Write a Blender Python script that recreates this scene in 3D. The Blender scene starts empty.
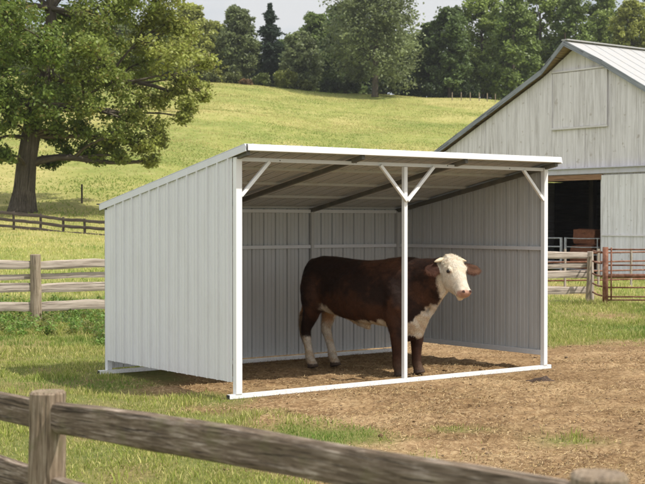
import bpy, math, random
import numpy as np
from mathutils import Vector, Matrix
PI = math.pi
S = bpy.context.scene
COL = S.collection
rng = np.random.default_rng(7)
random.seed(7)

# ------------------------------------------------------------------ numbers of the place
F, HZ, CX, EYE = 1320.0, 221.5, 322.5, 1.8     # focal length in photo pixels, horizon row, eye height
def gp(px, py, z=0.0):                         # a point of flat ground seen at a photo pixel
    Y = (EYE - z) * F / (py - HZ)
    return ((px - CX) / F * Y, Y)
O2 = np.array([-0.874, 13.36]); V2 = np.array([.7967, .6044]); U2 = np.array([-.6044, .7967])
W, D = 4.55, 2.81                              # shelter width and depth
SUN = Vector((.947 * math.cos(math.radians(56.3)), -.32 * math.cos(math.radians(56.3)), math.sin(math.radians(56.3))))

# ------------------------------------------------------------------ noise
def _h(ix, iy, s):
    n = (ix.astype(np.int64) * 374761393 + iy.astype(np.int64) * 668265263 + s * 1442695041) & 0x7fffffff
    n = ((n ^ (n >> 13)) * 1274126177) & 0x7fffffff
    return ((n ^ (n >> 16)) & 0xffff) / 65535.0
def vnoise(x, y, s=0):
    x = np.asarray(x, float); y = np.asarray(y, float)
    ix = np.floor(x); iy = np.floor(y); fx = x - ix; fy = y - iy
    fx = fx * fx * (3 - 2 * fx); fy = fy * fy * (3 - 2 * fy)
    a = _h(ix, iy, s); b = _h(ix + 1, iy, s); c = _h(ix, iy + 1, s); d = _h(ix + 1, iy + 1, s)
    return (a + (b - a) * fx) * (1 - fy) + (c + (d - c) * fx) * fy
def fbm(x, y, s=0, o=4):
    r = 0; a = .5; t = 0
    for i in range(o):
        r = r + a * vnoise(np.asarray(x) * 2 ** i, np.asarray(y) * 2 ** i, s + i * 17); t += a; a *= .55
    return r / t
def sstep(a, b, x):
    t = np.clip((np.asarray(x, float) - a) / (b - a), 0, 1)
    return t * t * (3 - 2 * t)

# ------------------------------------------------------------------ terrain
PA = (np.array([0, 26, 40, 55, 62, 80, 120, 180, 200, 1500.]), np.array([0, 0, .45, 1.38, 2.2, 4.6, 10.5, 20.3, 20.8, 21.]))
PB = (np.array([0, 64, 80, 120, 180, 200, 1500.]), np.array([0, 0, 1.8, 8.8, 19.4, 20., 20.]))
def prof(P, y):
    y = np.asarray(y, float)
    return sum(np.interp(y + d, *P) * w for d, w in ((-5, .15), (-2.5, .2), (0, .3), (2.5, .2), (5, .15)))
def height(x, y):
    x = np.asarray(x, float); y = np.asarray(y, float)
    w = sstep(-13, 3, x)
    z = prof(PA, y) * (1 - w) + prof(PB, y) * w
    yy = np.minimum(y, 220.) / 180.
    z = z - np.clip(x, -32, 32) * .04 * np.clip(yy, 0, 1.2) ** 2 * sstep(60, 110, y)
    z = z + (fbm(x / 14, y / 14, 5, 3) - .5) * .9 * sstep(60, 120, y)
    z = z + (fbm(x / 3, y / 3, 9, 3) - .5) * .10 * sstep(19, 30, y) * (1 - sstep(38, 60, x + y * .0))
    return z
def H1(x, y): return float(height(np.array([x]), np.array([y]))[0])

POLY = [gp(*p) for p in [(150, 371), (146, 379), (190, 392), (228, 404), (290, 418), (330, 432), (352, 470), (352, 560), (1000, 560), (1000, 340),
                         (645, 342), (600, 341), (560, 344), (545, 346), (480, 336), (405, 334), (330, 340), (240, 345)]]
def polydist(x, y, poly):
    x = np.asarray(x, float); y = np.asarray(y, float)
    inside = np.zeros(x.shape, bool); dmin = np.full(x.shape, 1e9)
    n = len(poly)
    for i in range(n):
        x0, y0 = poly[i]; x1, y1 = poly[(i + 1) % n]
        c = ((y0 > y) != (y1 > y)) & (x < (x1 - x0) * (y - y0) / (y1 - y0 + 1e-12) + x0)
        inside ^= c
        dx, dy = x1 - x0, y1 - y0
        t = np.clip(((x - x0) * dx + (y - y0) * dy) / (dx * dx + dy * dy), 0, 1)
        dmin = np.minimum(dmin, np.hypot(x - x0 - t * dx, y - y0 - t * dy))
    return np.where(inside, dmin, -dmin)
BL = [(355, 437, 52, 8, .95), (455, 431, 34, 3, .55), (568, 441, 34, 5, .7), (612, 316, 40, 5, -.8), (572, 290, 30, 7, -.9), (128, 474, 34, 9, -.55),
      (280, 470, 40, 9, -.45), (172, 392, 46, 7, -.75), (205, 410, 34, 5, -.6), (95, 406, 30, 4, -.35), (150, 385, 30, 5, -.4), (262, 436, 22, 4, -.4), (300, 434, 34, 5, .3), (548, 305, 30, 8, -.25)]
def green(x, y):                                # 1 = grass, 0 = bare trodden soil
    x = np.asarray(x, float); y = np.asarray(y, float)
    d = polydist(x, y, POLY)
    n = fbm(x * 1.1, y * .8, 21, 5) - .5
    g = 1 - sstep(-.55, .55, d + n * 2.2)
    for px, py, rx, ry, a in BL:
        c = gp(px, py); Yx = rx / F * c[1]; Yy = ry * c[1] ** 2 / (F * EYE)
        q = np.exp(-(((x - c[0]) / Yx) ** 2 + ((y - c[1]) / Yy) ** 2))
        g = g + a * q
    g = g - .38 * sstep(.52, .72, fbm(x * .9 + 7, y * .7, 44, 4)) * (y < 20) * (x < 1)
    g = g + (fbm(x * 4, y * 4, 63, 3) - .5) * .5 * (4 * np.clip(g, 0, 1) * (1 - np.clip(g, 0, 1)))
    return np.clip(g, 0, 1)

# ------------------------------------------------------------------ object helpers
def tag(o, label=None, cat=None, group=None, kind=None):
    if label: o['label'] = label
    if cat: o['category'] = cat
    if group: o['group'] = group
    if kind: o['kind'] = kind
    return o
def empty(name, loc=(0, 0, 0), rz=0, parent=None):
    o = bpy.data.objects.new(name, None); COL.objects.link(o); o.location = loc; o.rotation_euler = (0, 0, rz)
    o.empty_display_size = .2
    return o
def link(name, me, mat, parent=None):
    o = bpy.data.objects.new(name, me); COL.objects.link(o)
    if mat is not None: me.materials.append(mat)
    if parent is not None: o.parent = parent
    return o
def np_mesh(name, V, F4=None, F3=None, col=None, guv=None, smooth=False):
    me = bpy.data.meshes.new(name)
    V = np.asarray(V, np.float32)
    F4 = np.zeros((0, 4), np.int32) if F4 is None else np.asarray(F4, np.int32).reshape(-1, 4)
    F3 = np.zeros((0, 3), np.int32) if F3 is None else np.asarray(F3, np.int32).reshape(-1, 3)
    me.vertices.add(len(V)); me.vertices.foreach_set('co', V.ravel())
    nl = F4.size + F3.size
    me.loops.add(nl); me.loops.foreach_set('vertex_index', np.concatenate([F4.ravel(), F3.ravel()]))
    me.polygons.add(len(F4) + len(F3))
    st = np.concatenate([np.arange(len(F4)) * 4, F4.size + np.arange(len(F3)) * 3]).astype(np.int32)
    me.polygons.foreach_set('loop_start', st)
    if smooth: me.polygons.foreach_set('use_smooth', np.ones(len(st), bool))
    me.update(calc_edges=True)
    if col is not None:
        a = me.attributes.new('col', 'FLOAT_COLOR', 'POINT')
        c = np.ones((len(V), 4), np.float32); c[:, :3] = col; a.data.foreach_set('color', c.ravel())
    if guv is not None:
        a = me.attributes.new('guv', 'FLOAT_VECTOR', 'POINT'); a.data.foreach_set('vector', np.asarray(guv, np.float32).ravel())
    me.validate()
    return me
class MB:
    def __init__(s): s.v = []; s.f = []; s.g = []
    def box(s, c, ax, ay, az, sx, sy, sz):     # centre, three unit axes, three full sizes; first axis is the grain
        c = np.array(c, float); ax, ay, az = (np.array(a, float) for a in (ax, ay, az))
        n = len(s.v); off = random.random() * 50
        for i in (-.5, .5):
            for j in (-.5, .5):
                for k in (-.5, .5):
                    s.v.append(c + ax * i * sx + ay * j * sy + az * k * sz); s.g.append((i * sx + off, j * sy + off, k * sz))
        for q in ((0, 1, 3, 2), (4, 6, 7, 5), (0, 4, 5, 1), (2, 3, 7, 6), (0, 2, 6, 4), (1, 5, 7, 3)):
            s.f.append([n + t for t in q])
        return s
    def beam(s, p0, p1, w, h, up=(0, 0, 1)):   # rectangular bar, w across, h along 'up'
        p0 = np.array(p0, float); p1 = np.array(p1, float); d = p1 - p0; L = np.linalg.norm(d); d /= L
        up = np.array(up, float); sd = np.cross(up, d)
        if np.linalg.norm(sd) < 1e-4: sd = np.cross((0, 1, 0), d)
        sd /= np.linalg.norm(sd); up = np.cross(d, sd)
        return s.box((p0 + p1) / 2, d, sd, up, L, w, h)
    def tube(s, P, R, n=8, cap=True, rx=1., ry=1., nz=0., side=None, sq=2.0):
        P = [np.array(p, float) for p in P]
        if not hasattr(R, '__len__'): R = [R] * len(P)
        base = len(s.v); off = random.random() * 50; L = 0; ph = random.random() * 99
        sd = None
        for i, p in enumerate(P):
            d = (P[min(i + 1, len(P) - 1)] - P[max(i - 1, 0)]); d /= (np.linalg.norm(d) + 1e-9)
            if sd is None:
                ref = np.array(side, float) if side is not None else (np.array((1., 0, 0)) if abs(d[0]) < .8 else np.array((0, 1., 0)))
                sd = ref
            sd = sd - d * np.dot(sd, d); sd /= (np.linalg.norm(sd) + 1e-9); up = np.cross(d, sd)
            if i: L += np.linalg.norm(p - P[i - 1])
            for k in range(n):
                a = 2 * PI * k / n
                ca, sa = math.cos(a), math.sin(a)
                e = (abs(ca) ** sq + abs(sa) ** sq) ** (-1 / sq)
                r = R[i] * e * (1 + nz * (float(vnoise(k * 1.7 + ph, L * 3 + ph, 3)) - .5) * 2)
                s.v.append(p + sd * ca * r * rx + up * sa * r * ry); s.g.append((L + off, ca * R[i] * rx + off, sa * R[i] * ry))
        for i in range(len(P) - 1):
            for k in range(n):
                a = base + i * n + k; b = base + i * n + (k + 1) % n
                s.f.append([a, b, b + n, a + n])
        if cap:
            s.f.append([base + k for k in range(n)][::-1]); s.f.append([base + (len(P) - 1) * n + k for k in range(n)])
        return s
    def build(s, name, mat, parent=None, smooth=False, bevel=0):
        me = bpy.data.meshes.new(name); me.from_pydata([tuple(v) for v in s.v], [], s.f); me.update()
        a = me.attributes.new('guv', 'FLOAT_VECTOR', 'POINT'); a.data.foreach_set('vector', np.array(s.g, np.float32).ravel())
        if smooth: me.polygons.foreach_set('use_smooth', np.ones(len(me.polygons), bool))
        o = link(name, me, mat, parent)
        if bevel:
            m = o.modifiers.new('b', 'BEVEL'); m.width = bevel; m.segments = 2; m.limit_method = 'ANGLE'
        return o

# ------------------------------------------------------------------ materials
class NT:
    def __init__(s, name):
        s.m = bpy.data.materials.new(name); s.m.use_nodes = True; s.t = s.m.node_tree; s.t.nodes.clear()
        s.out = s.t.nodes.new('ShaderNodeOutputMaterial')
    def n(s, typ, ins=None, **kw):
        nd = s.t.nodes.new(typ)
        for k, v in kw.items(): setattr(nd, k, v)
        for k, v in (ins or {}).items():
            if isinstance(v, bpy.types.NodeSocket): s.t.links.new(v, nd.inputs[k])
            else: nd.inputs[k].default_value = v
        return nd
    def noise(s, vec, scale, detail=4, rough=.55, dist=0.):
        return s.n('ShaderNodeTexNoise', {'Vector': vec, 'Scale': scale, 'Detail': detail, 'Roughness': rough, 'Distortion': dist}).outputs['Fac']
    def ramp(s, fac, stops):
        nd = s.n('ShaderNodeValToRGB', {'Fac': fac}); e = nd.color_ramp.elements
        while len(e) < len(stops): e.new(.5)
        for i, (p, c) in enumerate(stops):
            e[i].position = p; e[i].color = (c, c, c, 1) if not hasattr(c, '__len__') else (*c, 1)
        return nd.outputs['Color']
    def mix(s, f, a, b, mode='MIX'):
        nd = s.n('ShaderNodeMix', data_type='RGBA', blend_type=mode)
        for k, v in ((0, f), (6, a), (7, b)):
            if isinstance(v, bpy.types.NodeSocket): s.t.links.new(v, nd.inputs[k])
            elif k == 0: nd.inputs[0].default_value = v
            else: nd.inputs[k].default_value = (*v, 1) if len(v) == 3 else v
        return nd.outputs[2]
    def scale(s, vec, sc):
        return s.n('ShaderNodeVectorMath', {0: vec, 1: sc}, operation='MULTIPLY').outputs[0]
    def attr(s, name): return s.n('ShaderNodeAttribute', attribute_name=name)
    def bump(s, h, st, dist=.01): return s.n('ShaderNodeBump', {'Height': h, 'Strength': st, 'Distance': dist}).outputs[0]
    def done(s, col, rough=.6, metal=0., normal=None, spec=.5, transl=0.):
        p = s.n('ShaderNodeBsdfPrincipled')
        for k, v in (('Base Color', col), ('Roughness', rough), ('Metallic', metal), ('Specular IOR Level', spec)):
            if isinstance(v, bpy.types.NodeSocket): s.t.links.new(v, p.inputs[k])
            else: p.inputs[k].default_value = (*v, 1) if hasattr(v, '__len__') else v
        if normal is not None: s.t.links.new(normal, p.inputs['Normal'])
        o = p.outputs[0]
        if transl:
            tr = s.n('ShaderNodeBsdfTranslucent')
            if isinstance(col, bpy.types.NodeSocket): s.t.links.new(col, tr.inputs[0])
            mx = s.n('ShaderNodeMixShader', {0: transl}); s.t.links.new(o, mx.inputs[1]); s.t.links.new(tr.outputs[0], mx.inputs[2]); o = mx.outputs[0]
        s.t.links.new(o, s.out.inputs[0]); return s.m

def m_paint(name, c, rough=.38, dirt=.06, dirtc=(.35, .30, .22)):
    t = NT(name); co = t.n('ShaderNodeNewGeometry').outputs['Position']
    a = t.noise(t.scale(co, (3, 3, .8)), 2.2, 5)
    f = t.ramp(a, [(.45, 0.), (.75, 1.)])
    z = t.n('ShaderNodeSeparateXYZ', {0: co}).outputs[2]
    low = t.n('ShaderNodeMapRange', {'Value': z, 'From Min': 0.0, 'From Max': .28, 'To Min': 1., 'To Max': 0.}).outputs[0]
    sp = t.ramp(t.noise(co, 38, 3), [(.5, 0.), (.7, 1.)])
    splash = t.n('ShaderNodeMath', {0: low, 1: sp}, operation='MULTIPLY').outputs[0]
    c1 = t.mix(t.n('ShaderNodeMath', {0: f, 1: dirt}, operation='MULTIPLY').outputs[0], c, dirtc)
    c2 = t.mix(t.n('ShaderNodeMath', {0: splash, 1: .30}, operation='MULTIPLY').outputs[0], c1, (.26, .19, .12))
    return t.done(c2, rough, 0, t.bump(t.noise(t.scale(co, (1, 1, .5)), 5, 2), .12, .02), .4)
M = {}
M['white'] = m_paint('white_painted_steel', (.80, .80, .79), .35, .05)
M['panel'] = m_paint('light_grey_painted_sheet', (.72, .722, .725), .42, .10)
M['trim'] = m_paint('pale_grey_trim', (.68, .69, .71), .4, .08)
M['inner_shade'] = m_paint('shade_darkened_inner_face', (.53, .54, .54), .5, .15)  # inner wall faces coloured darker than outside, interior shade put into the grey
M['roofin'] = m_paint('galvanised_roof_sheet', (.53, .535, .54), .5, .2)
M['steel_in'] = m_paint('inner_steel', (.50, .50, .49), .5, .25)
M['darksteel'] = m_paint('dark_rafter_steel', (.12, .115, .10), .55, .3)
t = NT('black_rubber'); M['black'] = t.done((.02, .02, .022), .6)

def m_wood(name, dark, mid, light, sc=1., moss=0., blend=.5):
    t = NT(name); g = t.attr('guv').outputs['Vector']; co = t.n('ShaderNodeNewGeometry').outputs['Position']
    a = t.noise(t.scale(g, (1.6 * sc, 26 * sc, 26 * sc)), 1.6, 6, .65, .6)
    b = t.noise(co, 3.1 * sc, 5, .6)
    c = t.ramp(a, [(.28, dark), (.5, mid), (.72, light)])
    c = t.mix(t.ramp(b, [(.35, .0), (.7, blend)]), c, t.mix(.5, mid, dark))
    if moss:
        c = t.mix(t.n('ShaderNodeMath', {0: t.ramp(t.noise(co, 9, 5), [(.55, 0.), (.68, 1.)]), 1: moss}, operation='MULTIPLY').outputs[0], c, (.16, .15, .07))
    crack = t.ramp(t.noise(t.scale(g, (.9 * sc, 34 * sc, 34 * sc)), 1.3, 3, .5, .8), [(.36, 0.), (.41, 1.)])
    c = t.mix(crack, t.mix(.7, c, (.02, .015, .01)), c)
    return t.done(c, .88, 0, t.bump(t.mix(.5, a, crack), .9, .006), .2)
M['post'] = m_wood('weathered_post_wood', (.12, .09, .06), (.30, .24, .17), (.46, .39, .30), 1., .5)
M['rail'] = m_wood('weathered_rail_wood', (.08, .06, .045), (.20, .16, .12), (.36, .31, .26), 1., .25)
M['forerail'] = m_wood('lichened_old_rail_wood', (.03, .021, .014), (.20, .15, .105), (.54, .46, .38), 2.6, .4, .7)
M['forepost'] = m_wood('lichened_old_post_wood', (.07, .047, .03), (.27, .205, .14), (.50, .42, .32), 2.6, .5, .7)
M['palerail'] = m_wood('sunbleached_rail_wood', (.20, .16, .13), (.42, .355, .29), (.56, .49, .42), .7, .0, .3)
M['greyrail'] = m_wood('old_grey_fence_wood', (.04, .03, .024), (.085, .068, .055), (.14, .12, .10), .7, .0)
M['bark'] = m_wood('furrowed_bark', (.035, .028, .02), (.10, .082, .062), (.20, .17, .135), .35, .3)
M['palebark'] = m_wood('pale_bark', (.12, .10, .08), (.25, .22, .18), (.38, .34, .28), .35, 0)

t = NT('leafy_matter'); c = t.attr('col').outputs['Color']; M['leaf'] = t.done(c, .5, 0, None, .3, .40)
t = NT('grass_blades'); c = t.attr('col').outputs['Color']; M['blade'] = t.done(c, .6, 0, None, .25, .38)
t = NT('loose_bits'); c = t.attr('col').outputs['Color']; M['bits'] = t.done(c, .95, 0, None, .1)

# ground: soil and turf share one sheet; the 'green' attribute says where each lies
t = NT('ground_soil_and_turf'); co = t.n('ShaderNodeNewGeometry').outputs['Position']; g = t.attr('green').outputs['Fac']; far = t.attr('far').outputs['Fac']
s1 = t.ramp(t.noise(co, 1.3, 6, .62), [(.30, (.20, .12, .060)), (.5, (.36, .235, .120)), (.72, (.52, .38, .21))])
s2 = t.ramp(t.noise(t.scale(co, (1, 1.0, 1)), 19, 6, .7, .4), [(.36, (.06, .036, .019)), (.5, (.34, .222, .115)), (.64, (.66, .50, .29))])
soil = t.mix(.5, s1, s2)
damp = t.ramp(t.noise(t.scale(co, (.55, 1.0, 1)), .8, 6, .68, .6), [(.44, 1.), (.62, .0)])
soil = t.mix(t.n('ShaderNodeMath', {0: damp, 1: .7}, operation='MULTIPLY').outputs[0], soil, t.mix(1., soil, (.55, .50, .44), 'MULTIPLY'))
voro = t.n('ShaderNodeTexVoronoi', {'Vector': co, 'Scale': 26.}).outputs['Distance']
g1 = t.ramp(t.noise(co, .9, 5), [(.3, (.13, .175, .035)), (.7, (.26, .27, .075))])
g2 = t.ramp(t.noise(co, 14, 6, .7), [(.35, (.04, .05, .018)), (.65, (.23, .22, .08))])
turf = t.mix(.5, g1, g2)
# far pasture: dry straw colour drifting through green
cs = t.scale(co, (1, .55, 1))
p1 = t.ramp(t.noise(cs, .085, 6, .6, .5), [(.38, (.125, .17, .035)), (.5, (.24, .25, .065)), (.62, (.42, .35, .145))])
p2 = t.ramp(t.noise(cs, .9, 7, .72), [(.3, (.14, .18, .04)), (.5, (.26, .265, .075)), (.7, (.40, .35, .15))])
past = t.mix(.55, p1, p2)
veg = t.mix(far, turf, past)
hgt = t.noise(co, 24, 6, .75)
colr = t.mix(g, soil, veg)
M['ground'] = t.done(colr, .95, 0, t.bump(hgt, .9, .03), .12)

def m_barn(name, base, streak, rough=.8):
    t = NT(name); g = t.attr('guv').outputs['Vector']; co = t.n('ShaderNodeNewGeometry').outputs['Position']
    a = t.noise(t.scale(g, (.35, 7, 7)), 1.8, 7, .7, .4)
    b = t.noise(t.scale(g, (.12, .5, .5)), 2.2, 5, .6)
    fine = t.noise(t.scale(g, (.9, 30, 30)), 1.8, 5, .7, .3)
    a = t.n('ShaderNodeMath', {0: t.n('ShaderNodeMath', {0: a, 1: .65}, operation='MULTIPLY').outputs[0], 1: t.n('ShaderNodeMath', {0: fine, 1: .35}, operation='MULTIPLY').outputs[0]}, operation='ADD').outputs[0]
    peel = t.ramp(a, [(.42, 0.), (.50, .5), (.58, 1.)])
    big = t.ramp(b, [(.35, .15), (.65, .85)])
    f = t.n('ShaderNodeMath', {0: peel, 1: big}, operation='MULTIPLY').outputs[0]
    knot = t.ramp(t.noise(co, 5.2, 3, .5), [(.66, 0.), (.72, .6)])
    c = t.mix(f, base, streak)
    c = t.mix(knot, c, (.36, .31, .27))
    return t.done(c, rough, 0, t.bump(a, .5, .01), .25)
M['barn'] = m_barn('peeling_white_barn_boards', (.71, .68, .695), (.33, .30, .285))
M['barndoor'] = m_barn('cool_white_door_boards', (.75, .735, .76), (.40, .37, .35))
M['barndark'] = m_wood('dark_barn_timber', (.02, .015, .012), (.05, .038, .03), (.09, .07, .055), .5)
M['soffit'] = m_wood('tan_soffit_boards', (.22, .15, .09), (.36, .26, .17), (.46, .36, .25), .5)
M['fascia'] = m_wood('blue_grey_weathered_fascia', (.14, .15, .165), (.24, .255, .28), (.36, .37, .39), .5)
M['lintel'] = m_wood('brown_lintel_timber', (.14, .075, .04), (.27, .155, .09), (.36, .22, .14), .5)
M['barnroof'] = m_paint('white_metal_barn_roof', (.385, .385, .38), .5, .5, (.40, .36, .30))
M['flash'] = m_paint('blue_grey_track_metal', (.50, .49, .56), .45, .3)
def m_rust(name, a, b, c):
    t = NT(name); co = t.n('ShaderNodeNewGeometry').outputs['Position']
    n = t.noise(co, 9, 6, .7)
    return t.done(t.ramp(n, [(.3, a), (.5, b), (.7, c)]), .8, .1, t.bump(n, .5, .004), .3)
M['rust'] = m_rust('rusty_pipe', (.09, .035, .02), (.20, .085, .05), (.33, .20, .14))
M['galv'] = m_rust('galvanised_pipe', (.30, .30, .30), (.45, .46, .47), (.58, .59, .60))
M['hay'] = m_wood('reddish_hay', (.07, .028, .016), (.22, .085, .045), (.34, .17, .09), 2.)
t = NT('manure'); M['manure'] = t.done(t.ramp(t.noise(t.n('ShaderNodeNewGeometry').outputs['Position'], 40, 5), [(.3, (.02, .012, .008)), (.7, (.085, .05, .03))]), .9)

# ------------------------------------------------------------------ ground sheet
def axis(pts):
    out = []
    for (a, b, st) in pts: out += list(np.arange(a, b - 1e-6, st))
    return np.array(out + [pts[-1][1]])
xs = axis([(-900, -200, 50), (-200, -60, 7), (-60, -20, 1.6), (-20, -7, .4), (-7, -4, .12), (-4, 6, .055), (6, 9, .12), (9, 22, .4), (22, 60, 1.6), (60, 200, 7), (200, 900, 50)])
ys = axis([(-60, 0, 6), (0, 7, .5), (7, 17.5, .055), (17.5, 24, .10), (24, 36, .25), (36, 80, .8), (80, 230, 2.5), (230, 500, 18), (500, 1500, 100)])
X, Y = np.meshgrid(xs, ys)
G = green(X, Y); Z = height(X, Y)
near = (1 - sstep(16, 24, Y)) * sstep(6.5, 8, Y) * (np.abs(X - 1) < 6)
soilness = 1 - G
Z = Z + near * (soilness * ((fbm(X * 2.2, Y * 2.2, 31, 4) - .5) * .07 + (fbm(X * 9, Y * 9, 35, 3) - .5) * .05) + G * (fbm(X * 2, Y * 2, 37, 3) - .5) * .06)
# hoof hollows
for _ in range(420):
    hx, hy = rng.uniform(-1.5, 6), rng.uniform(8.5, 17.5)
    r = rng.uniform(.05, .10)
    j0, j1 = np.searchsorted(ys, [hy - .3, hy + .3]); i0, i1 = np.searchsorted(xs, [hx - .3, hx + .3])
    q = ((X[j0:j1, i0:i1] - hx) ** 2 + (Y[j0:j1, i0:i1] - hy) ** 2) / r ** 2
    Z[j0:j1, i0:i1] += (-.028 * np.exp(-q) + .010 * np.exp(-(np.sqrt(q) - 1.5) ** 2 * 3)) * soilness[j0:j1, i0:i1]
# flat bearing under the shelter's two base rails
for dd in (0.03, D - .03):
    a_ = (X - O2[0]) * V2[0] + (Y - O2[1]) * V2[1]; d_ = (X - O2[0]) * U2[0] + (Y - O2[1]) * U2[1]
    w = np.exp(-((d_ - dd) / .12) ** 2) * (a_ > -.4) * (a_ < W + .4)
    Z = Z * (1 - w) + (-.002) * w
ny, nx = X.shape
V = np.stack([X.ravel(), Y.ravel(), Z.ravel()], 1)
idx = np.arange(nx * ny).reshape(ny, nx)
Q = np.stack([idx[:-1, :-1], idx[:-1, 1:], idx[1:, 1:], idx[1:, :-1]], -1).reshape(-1, 4)
me = np_mesh('ground', V, Q, smooth=True)
a = me.attributes.new('green', 'FLOAT', 'POINT'); a.data.foreach_set('value', G.astype(np.float32).ravel())
a = me.attributes.new('far', 'FLOAT', 'POINT'); a.data.foreach_set('value', sstep(24, 42, Y).astype(np.float32).ravel())
tag(link('ground', me, M['ground']), kind='structure')
def zg(x, y):
    i = np.clip(np.searchsorted(xs, x) - 1, 0, nx - 2); j = np.clip(np.searchsorted(ys, y) - 1, 0, ny - 2)
    fx = (x - xs[i]) / (xs[i + 1] - xs[i]); fy = (y - ys[j]) / (ys[j + 1] - ys[j])
    return (Z[j, i] * (1 - fx) + Z[j, i + 1] * fx) * (1 - fy) + (Z[j + 1, i] * (1 - fx) + Z[j + 1, i + 1] * fx) * fy

# ------------------------------------------------------------------ grass
def blades(name, x, y, h, w, col, lean=.5, label=None):
    n = len(x); z = zg(x, y) - .005
    a = rng.uniform(0, 2 * PI, n); b = rng.uniform(0, 2 * PI, n); l = rng.uniform(.05, lean, n) * h
    dx, dy = np.cos(a) * w / 2, np.sin(a) * w / 2; lx, ly = np.cos(b) * l, np.sin(b) * l
    P = np.zeros((n, 5, 3), np.float32)
    P[:, 0] = np.stack([x - dx, y - dy, z], 1); P[:, 1] = np.stack([x + dx, y + dy, z], 1)
    P[:, 2] = np.stack([x + dx * .8 + lx * .35, y + dy * .8 + ly * .35, z + h * .55], 1)
    P[:, 3] = np.stack([x - dx * .8 + lx * .35, y - dy * .8 + ly * .35, z + h * .55], 1)
    P[:, 4] = np.stack([x + lx, y + ly, z + h], 1)
    k = np.arange(n) * 5
    F4 = np.stack([k, k + 1, k + 2, k + 3], 1); F3 = np.stack([k + 3, k + 2, k + 4], 1)
    me = np_mesh(name, P.reshape(-1, 3), F4, F3, col=np.repeat(col, 5, axis=0))
    return tag(link(name, me, M['blade']), label, 'grass', None, 'stuff')
def grasscol(x, y, n, far=0):
    m = fbm(x * .55, y * .55, 71, 3); r = rng.random(n)
    base = np.array([.25, .29, .058]); dry = np.array([.52, .46, .19]); lush = np.array([.13, .215, .035])
    c = base + (lush - base) * sstep(.5, .75, m)[:, None]
    dryness = sstep(.44, .96, r + (.5 - m) * .7 + far * .12)[:, None]
    c = c + (dry - c) * dryness
    return c * rng.uniform(.75, 1.35, n)[:, None]
def cull(x, y, m=1.15, extra=.8): return np.abs(x) < y * (CX / F) * m + extra
# near lawn
N = 460000
y = 8.2 + (29 - 8.2) * rng.random(N) ** 1.15; x = rng.uniform(-1, 1, N) * (y * .27 + .8)
k = rng.random(N) < green(x, y) ** 1.3 * (.35 + .65 * sstep(.35, .6, fbm(x * 3, y * 3, 81, 3)))
sh = ((x - O2[0]) * V2[0] + (y - O2[1]) * V2[1], (x - O2[0]) * U2[0] + (y - O2[1]) * U2[1])
k &= ~((sh[0] > .05) & (sh[0] < W) & (sh[1] > -.05) & (sh[1] < D + .05))
x, y = x[k], y[k]; n = len(x)
tall = fbm(x * 1.6, y * 1.6, 91, 3)
h = rng.uniform(.022, .062, n) * (.7 + 1.0 * sstep(.5, .8, tall)) * (1 + .4 * sstep(16, 24, y))
blades('lawn_grass', x, y, h, rng.uniform(.004, .009, n) * (1 + .6 * sstep(12, 24, y)), grasscol(x, y, n), .9, 'short green and straw grass around the shelter and paddock')
# taller stray tufts
tx, ty, th = [], [], []
for _ in range(900):
    Y0 = rng.uniform(8.6, 27); X0 = rng.uniform(-1, 1) * Y0 * .27
    if rng.random() > green(np.array([X0]), np.array([Y0]))[0]: continue
    sa = (X0 - O2[0]) * V2[0] + (Y0 - O2[1]) * V2[1]; sd_ = (X0 - O2[0]) * U2[0] + (Y0 - O2[1]) * U2[1]
    if -.1 < sa < W and -.1 < sd_ < D + .1: continue
    m = rng.integers(10, 30); r = rng.uniform(.03, .13)
    tx += list(X0 + rng.normal(0, r, m)); ty += list(Y0 + rng.normal(0, r, m)); th += list(rng.uniform(.04, .12, m) * rng.uniform(.5, 1.1))
tx, ty, th = map(np.array, (tx, ty, th)); n = len(tx)
blades('tufted_grass', tx, ty, th, rng.uniform(.005, .010, n), grasscol(tx, ty, n) * np.array([1.0, 1.05, .9]), .8, 'taller green tufts standing out of the short lawn')
# paddock between the two fences
N = 150000
y = 22 + (64 - 22) * rng.random(N) ** .8; x = rng.uniform(-1, 1, N) * (y * .27 + 2)
bq = ((x - 9.24) * U2[0] + (y - 43.5) * U2[1], (x - 9.24) * V2[0] + (y - 43.5) * V2[1])
k = (rng.random(N) < green(x, y) ** 1.3 * (.4 + .6 * sstep(.35, .6, fbm(x * 1.3, y * 1.3, 83, 3)))) & ~((bq[1] > -.1) & (bq[0] > -8) & (bq[0] < 10.5))
x, y = x[k], y[k]; n = len(x)
blades('paddock_grass', x, y, rng.uniform(.03, .11, n) * (.35 + .65 * sstep(24, 34, y)) * (.7 + .8 * fbm(x * .8, y * .8, 13, 3)), rng.uniform(.010, .024, n), grasscol(x, y, n, 1) * 1.25, .8, 'sunlit yellow green paddock grass behind the plank fence')
# hill pasture
N = 260000
y = 60 + (183 - 60) * rng.random(N) ** .75; x = rng.uniform(-1, 1, N) * (y * .27 + 3)
bq = ((x - 9.24) * U2[0] + (y - 43.5) * U2[1], (x - 9.24) * V2[0] + (y - 43.5) * V2[1])
k = ~((bq[1] > -.1) & (bq[0] > -8) & (bq[0] < 10.5) & (bq[1] < 30)); x, y = x[k], y[k]; n = len(x)
dens = fbm(x / 9, y / 6, 101, 4); k = rng.random(n) < .25 + sstep(.4, .65, dens); x, y = x[k], y[k]; n = len(x)
m = fbm(x / 12, y / 7, 111, 4)
ca = np.array([.185, .24, .052]) + (np.array([.38, .335, .13]) - np.array([.185, .24, .052])) * sstep(.33, .66, m + rng.normal(0, .12, n))[:, None]
blades('hill_grass', x, y, rng.uniform(.04, .13, n) * (1 + .9 * (rng.random(n) > .97)), rng.uniform(.03, .075, n), ca * rng.uniform(1.0, 1.45, n)[:, None], 1.6, 'rough yellow green pasture grass covering the hillside')

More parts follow.
